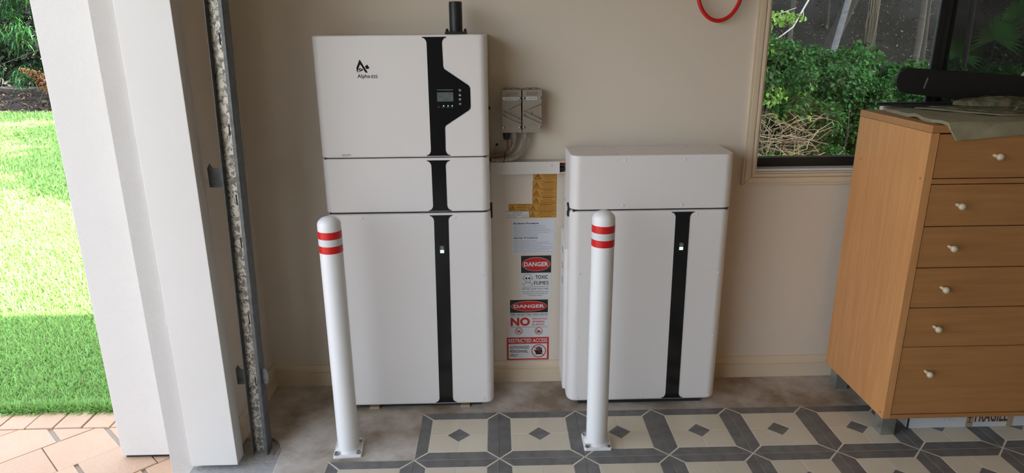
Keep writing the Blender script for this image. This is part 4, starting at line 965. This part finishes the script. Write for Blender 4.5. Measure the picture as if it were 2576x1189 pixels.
# dry vine tangle under the left shrub and pale bare branches
r_ = random.Random(4); g = G()
for k in range(150):
    x, y, z = r_.uniform(2.45, 3.1), r_.uniform(2.3, 2.75), r_.uniform(.35, .80); a = r_.uniform(0, PI); L = r_.uniform(.18, .5)
    dx, dz = math.cos(a)*L, math.sin(a)*L*.45*r_.choice((-1, 1)); sag = r_.uniform(-.08, .08)
    g.tube([(x-dx/2, y, z-dz/2), (x-dx/6, y+r_.uniform(-.05, .05), z-dz/6+sag), (x+dx/6, y+r_.uniform(-.05, .05), z+dz/6+sag*.6), (x+dx/2, y, z+dz/2)], [.0028, .0032, .003, .002], 4)
for k in range(5): g.tube([(2.5+k*.13, 2.55, -.14), (2.52+k*.12, 2.55, .3), (2.55+k*.1, 2.5, .75)], [.006, .005, .003], 4)
o = obj('vine_tangle', g, M['twig'], label='tangle of dry brown vines below the left shrub', cat='vines', fast=True)
g = G().tube([(2.90, 3.15, -.14), (2.93, 3.18, .9), (2.965, 3.2, 1.358), (3.05, 3.2, 1.40), (3.148, 3.2, 1.475), (3.21, 3.2, 1.60), (3.30, 3.2, 1.78), (3.5, 3.2, 2.3)], [.006, .006, .005, .006, .006, .007, .007, .005], 7)
g.tube([(3.215, 3.2, 1.615), (3.225, 3.2, 1.57), (3.215, 3.19, 1.52)], [.004, .0035, .002], 6)
obj('bare_branch', g, M['twigw'], label='bare whitish branch rising left of the leaning trunk', cat='branch', fast=True)
g = G().tube([(2.80, 2.9, -.14), (2.82, 2.9, .8), (2.74, 2.9, 1.25), (2.78, 2.9, 1.55), (2.88, 2.9, 2.1)], [.006, .005, .005, .004, .003], 6)
g.tube([(2.76, 2.9, 1.42), (2.70, 2.9, 1.50), (2.62, 2.9, 1.53)], [.0035, .003, .002], 5); g.tube([(2.78, 2.9, 1.52), (2.90, 2.88, 1.58), (3.02, 2.88, 1.62)], [.0035, .003, .002], 5)
obj('bare_branch', g, M['twigw'], label='twiggy pale branches beside the window casing outside', cat='branch', fast=True)
obj('grass_stalk', G().tube([(3.16, 2.95, -.14), (3.19, 2.95, .55), (3.245, 2.95, 1.20)], [.006, .005, .002], 5), M['leaf_l'], label='single tall green stalk in front of the shrubs', cat='stalk', fast=True)

def tree(name, label, base, top, r0, r1, m, crown=None, n=2200, size=.28, leafm='leaf', group='trees outside', rings=0, dead=0, seed=0, cat='tree', branches=5):
    t = thing(name, (base[0], base[1], base[2]), label, cat, group); B, Tt = Vector(base), Vector(top); r_ = random.Random(seed)
    K = 40 if rings else 14; P = [B.lerp(Tt, k/K)+Vector((math.sin(k*.6+seed)*.02, math.cos(k*.5+seed)*.02, 0)) for k in range(K+1)]
    obj('trunk', G().tube(P, [(r0+(r1-r0)*k/K)*(1.05 if rings and k % 3 == 0 else 1) for k in range(K+1)], 12), M[m], t)
    if crown:
        ells = crown; g = G()
        for k in range(branches):
            e = ells[k % len(ells)]; s_ = B.lerp(Tt, r_.uniform(.6, .95)); en = Vector((e[0]+r_.uniform(-.6, .6)*e[3], e[1]+r_.uniform(-.6, .6)*e[4], e[2]+r_.uniform(-.3, .6)*e[5]))
            g.tube([s_, s_.lerp(en, .5)+Vector((0, 0, .2)), en], [r1*.8, r1*.5, r1*.2], 6)
        obj('branches', g, M[m], t, fast=True)
        V, F = leaf_cloud(n, ells, size, shell=.2); o = fast_mesh('foliage', V, F, M[leafm], t); o['kind'] = 'stuff'
    if dead:
        g = G()
        for k in range(dead):
            a = r_.uniform(0, 2*PI); z = r_.uniform(1.45, 2.5); L = r_.uniform(.3, .8); R_ = r0*.95
            x, y = B.x+(Tt.x-B.x)*.2+R_*math.cos(a), B.y+R_*math.sin(a)
            g.tube([(x, y, z+L*.5), (x+.022*math.cos(a), y+.022*math.sin(a), z+L*.1), (x+.004*math.cos(a), y+.004*math.sin(a), z-L*.5)], [.004, .005, .001], 4)
        obj('dead_fronds', g, M['straw'], t, fast=True)
    return t
def cr(x, y, z, r, h=None, k=4, seed=0):
    r_ = random.Random(seed); h = h or r*.6
    return [(x+r_.uniform(-.7, .7)*r, y+r_.uniform(-.7, .7)*r, z+r_.uniform(-.5, .6)*h, r*r_.uniform(.4, .65), r*r_.uniform(.4, .65), h*r_.uniform(.35, .6)) for _ in range(k)]
tree('gum_tree', 'pale grey trunk leaning right behind the shrubs', (4.38, 5.5, -.13), (6.0, 5.7, 8.0), .038, .025, 'barkp', cr(6.0, 5.8, 7.6, 2.4, 2.0, 7, seed=1), 4200, size=.38, seed=1)
tree('palm', 'ringed palm trunk with hanging dead fronds behind the shrubs', (5.07, 5.5, -.13), (5.0, 5.5, 6.5), .038, .034, 'palmb', None, rings=1, dead=130, seed=2, cat='palm')
tree('palm', 'slender greenish palm trunk just left of the window mullion', (5.97, 6.0, -.13), (5.86, 6.0, 7.0), .036, .032, 'palmb', None, rings=1, seed=3, cat='palm')
tree('gum_tree', 'thin trunk seen through the darker right pane', (6.64, 6.0, -.13), (6.45, 6.1, 8.0), .036, .025, 'bark', cr(6.6, 6.2, 7.5, 2.2, 2.0, 7, seed=4), 4200, size=.38, seed=4)
tree('gum_tree', 'dim brown trunk between the two palm trunks', (7.20, 9.2, -.13), (6.8, 9.2, 8.0), .042, .03, 'bark', cr(6.3, 7.8, 7.8, 2.4, 2.0, 7, seed=5), 4200, size=.38, seed=5)
tree('gum_tree', 'wide dark trunk leaning behind the pale grey trunk', (6.1, 9.6, -.13), (9.2, 9.8, 8.0), .12, .07, 'bark', cr(8.0, 8.3, 7.8, 2.6, 2.0, 7, seed=6), 4200, size=.38, seed=6)
tree('gum_tree', 'short grey trunk standing behind the left shrub', (3.67, 4.5, -.13), (3.72, 4.6, 6.5), .024, .02, 'bark', cr(3.7, 4.8, 6.2, 1.9, 2.0, 7, seed=7), 4200, size=.38, seed=7)
for k, (x, y) in enumerate(((7.6, 8.5), (4.6, 9.0), (9.0, 7.4), (5.2, 10.5), (7.0, 10.5), (10.5, 9.5))):
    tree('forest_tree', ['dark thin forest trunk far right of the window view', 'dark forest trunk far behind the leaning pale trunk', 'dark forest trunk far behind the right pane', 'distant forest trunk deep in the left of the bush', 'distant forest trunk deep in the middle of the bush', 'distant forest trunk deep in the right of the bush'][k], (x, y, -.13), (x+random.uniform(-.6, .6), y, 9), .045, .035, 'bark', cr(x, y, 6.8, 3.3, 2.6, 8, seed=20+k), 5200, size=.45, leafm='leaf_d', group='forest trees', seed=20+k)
# unseen trees added to shade the bush; garden trees below dapple the lawn
for k, (x, y, z, r) in enumerate(((8.6, 2.6, 5.0, 2.3), (10.2, 4.6, 5.8, 2.5), (11.8, 2.4, 7.6, 2.4), (12.5, 6.5, 7.0, 2.6), (12.0, 9.2, 5.6, 2.6), (14.8, 8.6, 7.2, 2.8), (16.4, 11.2, 8.0, 3.0), (13.6, 12.2, 7.6, 2.8), (17.5, 8.0, 9.0, 3.0))):
    tree('added_shade_tree', ['unseen shade tree added nearest the garage on the right', 'unseen shade tree added second from the garage on the right', 'tall unseen shade tree added far right of the garage', 'unseen shade tree added at the far right edge of the bush', 'unseen shade tree added low on the wooded slope', 'unseen shade tree added halfway up the wooded slope', 'tall unseen shade tree added high on the wooded slope', 'tall unseen shade tree added at the top of the slope', 'tallest unseen shade tree added at the right end of the slope'][k], (x, y, -.13), (x, y, z), .11, .05, 'bark', cr(x, y, z+.6, r*1.1, r*.85, 9, seed=40+k), 6000, size=.34, leafm='leaf', group='added shade trees', seed=40+k)
for k, (x, y, z, r) in enumerate(((1.2, 5.0, 5.4, 1.5), (-.6, 7.6, 5.2, 1.7), (.8, 9.6, 6.2, 1.8), (-2.6, 10.2, 5.0, 1.6), (-3.6, 13.5, 7.0, 2.4), (-1.5, 12.2, 6.0, 2.2))):
    tree('garden_tree', ['small garden tree directly behind the garage wall', 'garden tree behind the garage beside the lawn', 'taller garden tree behind the garage', 'garden tree at the far right of the lawn', 'large tree beside the conifer', 'garden tree between the lawn and the bush'][k], (x, y, -.13), (x, y, z), .10, .05, 'bark', cr(x, y, z+.5, r, r*.6, 5, seed=60+k), 1100 if k < 4 else 2600, size=.26, leafm='leaf', group='garden trees', seed=60+k)
# dim understorey behind the trunks
for k, (x, y, rx, rz) in enumerate(((4.6, 8.2, 1.2, .55), (6.9, 8.4, 1.1, .5), (9.2, 8.6, 1.4, .9))):
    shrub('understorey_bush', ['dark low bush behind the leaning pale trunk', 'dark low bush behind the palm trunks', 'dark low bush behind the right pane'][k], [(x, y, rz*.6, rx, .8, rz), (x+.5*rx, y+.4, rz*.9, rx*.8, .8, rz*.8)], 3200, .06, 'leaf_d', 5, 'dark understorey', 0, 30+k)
hill = G(); vs = []
hz_ = lambda x, y: -.2+.62*max(0, y-7.8)+.10*math.sin(1.7*x+y)+.07*math.sin(3.1*y+.8*x)
for i in range(56):
    for j in range(40): vs.append((1.0+i*.4, 7.6+j*.32, hz_(1.0+i*.4, 7.6+j*.32)+rng.normal()*.03))
hill.add(vs, [(i*40+j, (i+1)*40+j, (i+1)*40+j+1, i*40+j+1) for i in range(55) for j in range(39)])
obj('hillside', hill, M['hill'], kind='structure')
for nm, n, sz, mk, lab in (('leaf_litter', 16000, .055, 'litter', 'brown leaf litter on the wooded slope behind the trunks'), ('pale_leaf_litter', 1500, .045, 'litter_pale', 'scattered pale dead leaves on the wooded slope')):
    P = np.stack([rng.uniform(2.0, 15.0, n), rng.uniform(8.0, 14.0, n), np.zeros(n)], 1)
    P[:, 2] = [hz_(x, y)+.04+.25*rng.random()**4 for x, y in P[:, :2]]
    V, F = leaf_cloud(n, [(0, 0, 0, .01, .01, .01)], sz, up=.7, width=.3); V = V.reshape(n, 4, 3)+P[:, None, :]
    tag(fast_mesh(nm, V.reshape(-1, 3), F, M[mk]), lab, 'leaf litter', kind='stuff')
# low fan palm seen dimly through the right pane
fp = thing('fan_palm', (7.65, 7.0, -.13), 'low fan palm seen dimly through the right pane', 'palm')
g = G()
for c_, R_ in (((7.65, 7.0, 1.28), .42), ((7.98, 7.1, 1.58), .34), ((7.30, 7.2, 1.05), .36)):
    for k in range(26):
        a = -.5+PI*1.25*k/25; d = Vector((math.cos(a), -.15, math.sin(a))); s_ = Vector((-math.sin(a), 0, math.cos(a)))*.017; c0 = Vector(c_)
        m_ = c0+d*R_*.55; tp = c0+d*R_+Vector((0, -.03, -.10*R_))
        g.add([c0-s_*.2, c0+s_*.2, m_+s_, tp, m_-s_], [(0, 1, 2, 4), (4, 2, 3)])
obj('fronds', g, M['leaf'], fp, fast=True)
obj('stems', G().tube([(7.65, 7.05, -.13), (7.65, 7.0, 1.28)], .012, 5).tube([(7.68, 7.05, -.13), (7.98, 7.1, 1.58)], .012, 5).tube([(7.62, 7.05, -.13), (7.30, 7.2, 1.05)], .012, 5), M['leaf_d'], fp, fast=True)

# conifer beyond the lawn: drooping boughs carrying tufts of curved needles
cf = thing('conifer', (-8.7, 13.2, -.13), 'dark conifer with drooping needle tufts at the far end of the lawn', 'tree')
obj('trunk', G().tube([(-8.7, 13.4, -.2), (-8.7, 13.4, 3), (-8.7, 13.4, 7)], [.22, .17, .08], 10), M['bark'], cf)
r_ = random.Random(31); gb = G(); Vn, Fn, off = [], [], 0
for k in range(230):
    z = r_.uniform(.75, 5.5); a = r_.uniform(PI*.9, PI*2.1); R_ = r_.uniform(.5, 1.9)*(1-.08*z)
    c0 = np.array((-8.7+R_*math.cos(a)*1.25, 13.3+R_*math.sin(a), z-.22*R_))
    if k % 3 == 0: gb.tube([(-8.7, 13.4, z+.15), (-8.7+R_*.5*math.cos(a), 13.3+R_*.5*math.sin(a), z+.05), tuple(c0)], [.03, .018, .006], 5)
    n = 60; ang = rng.normal(a, .9, n); el = rng.uniform(-.9, .35, n); L = rng.uniform(.14, .30, n)
    st = c0+np.stack([rng.uniform(-.22, .12, n)*math.cos(a)+rng.normal(0, .06, n), rng.uniform(-.22, .12, n)*math.sin(a)+rng.normal(0, .06, n), rng.normal(0, .045, n)], 1)
    d = np.stack([np.cos(ang)*np.cos(el), np.sin(ang)*np.cos(el), np.sin(el)], 1); s = np.cross(d, np.array([0, 0, 1.])); s /= np.linalg.norm(s, axis=1)[:, None]+1e-6; s *= .011
    m_ = st+d*(L*.5)[:, None]+np.array([0, 0, .035]); tp = st+d*L[:, None]-np.array([0, 0, .03])
    V = np.stack([st-s*.6, st+s*.6, m_+s, m_-s, tp], 1).reshape(-1, 3); i = np.arange(n)*5
    F = np.concatenate([np.stack([i, i+1, i+2], 1), np.stack([i, i+2, i+3], 1), np.stack([i+3, i+2, i+4], 1)])
    Vn.append(V); Fn.append(F+off); off += len(V)
o = fast_mesh('needles', np.concatenate(Vn), np.concatenate(Fn), M['conif'], cf); o['kind'] = 'stuff'
obj('boughs', gb, M['bark'], cf, fast=True)
g = G()
for k in range(260):   # rust-brown dried scale fronds under the boughs
    i, j = k % 13, k//13; x = -8.92+.022*j+.030*i; z = .80-.026*j-.006*i+r_.uniform(-.012, .012); y = 11.72+r_.uniform(-.05, .05)
    g.add([(x, y, z), (x+.036, y-.02, z+.012), (x+.040, y-.03, z-.010), (x+.004, y-.03, z-.018)], [(0, 1, 2, 3)])
obj('dried_fronds', g, M['rust'], cf, fast=True)
bank = G(); vs = []
for i in range(31):
    for j in range(7): vs.append((-20+i*.6, 11.3+j*.55, -.08+.30*math.sin(PI/2*j/6)+rng.normal()*.035-(.10 if j == 0 else 0)+rng.uniform(-.0, .0)))
bank.add(vs, [(i*7+j, i*7+j+1, i*7+j+8, i*7+j+7) for i in range(30) for j in range(6)])
obj('soil_bank', bank, M['soil'], kind='structure')
n = 2600; P = np.stack([rng.uniform(-13, -6.5, n), 11.15+rng.random(n)**1.5*2.6, np.zeros(n)], 1); P[:, 2] = -.06+.30*np.sin(PI/2*np.clip((P[:, 1]-11.3)/3.3, 0, 1))
V, F = leaf_cloud(n, [(0, 0, 0, .01, .01, .01)], .10, up=1.5, width=.35); V = V.reshape(n, 4, 3)+P[:, None, :]
lt = fast_mesh('leaf_litter', V.reshape(-1, 3), F, M['litter']); tag(lt, 'brown leaf litter on the bank under the conifer', 'leaf litter', kind='stuff')
for k, (x, y) in enumerate(((-13.5, 15.5), (-10.4, 16.0), (-7.2, 16.2))):
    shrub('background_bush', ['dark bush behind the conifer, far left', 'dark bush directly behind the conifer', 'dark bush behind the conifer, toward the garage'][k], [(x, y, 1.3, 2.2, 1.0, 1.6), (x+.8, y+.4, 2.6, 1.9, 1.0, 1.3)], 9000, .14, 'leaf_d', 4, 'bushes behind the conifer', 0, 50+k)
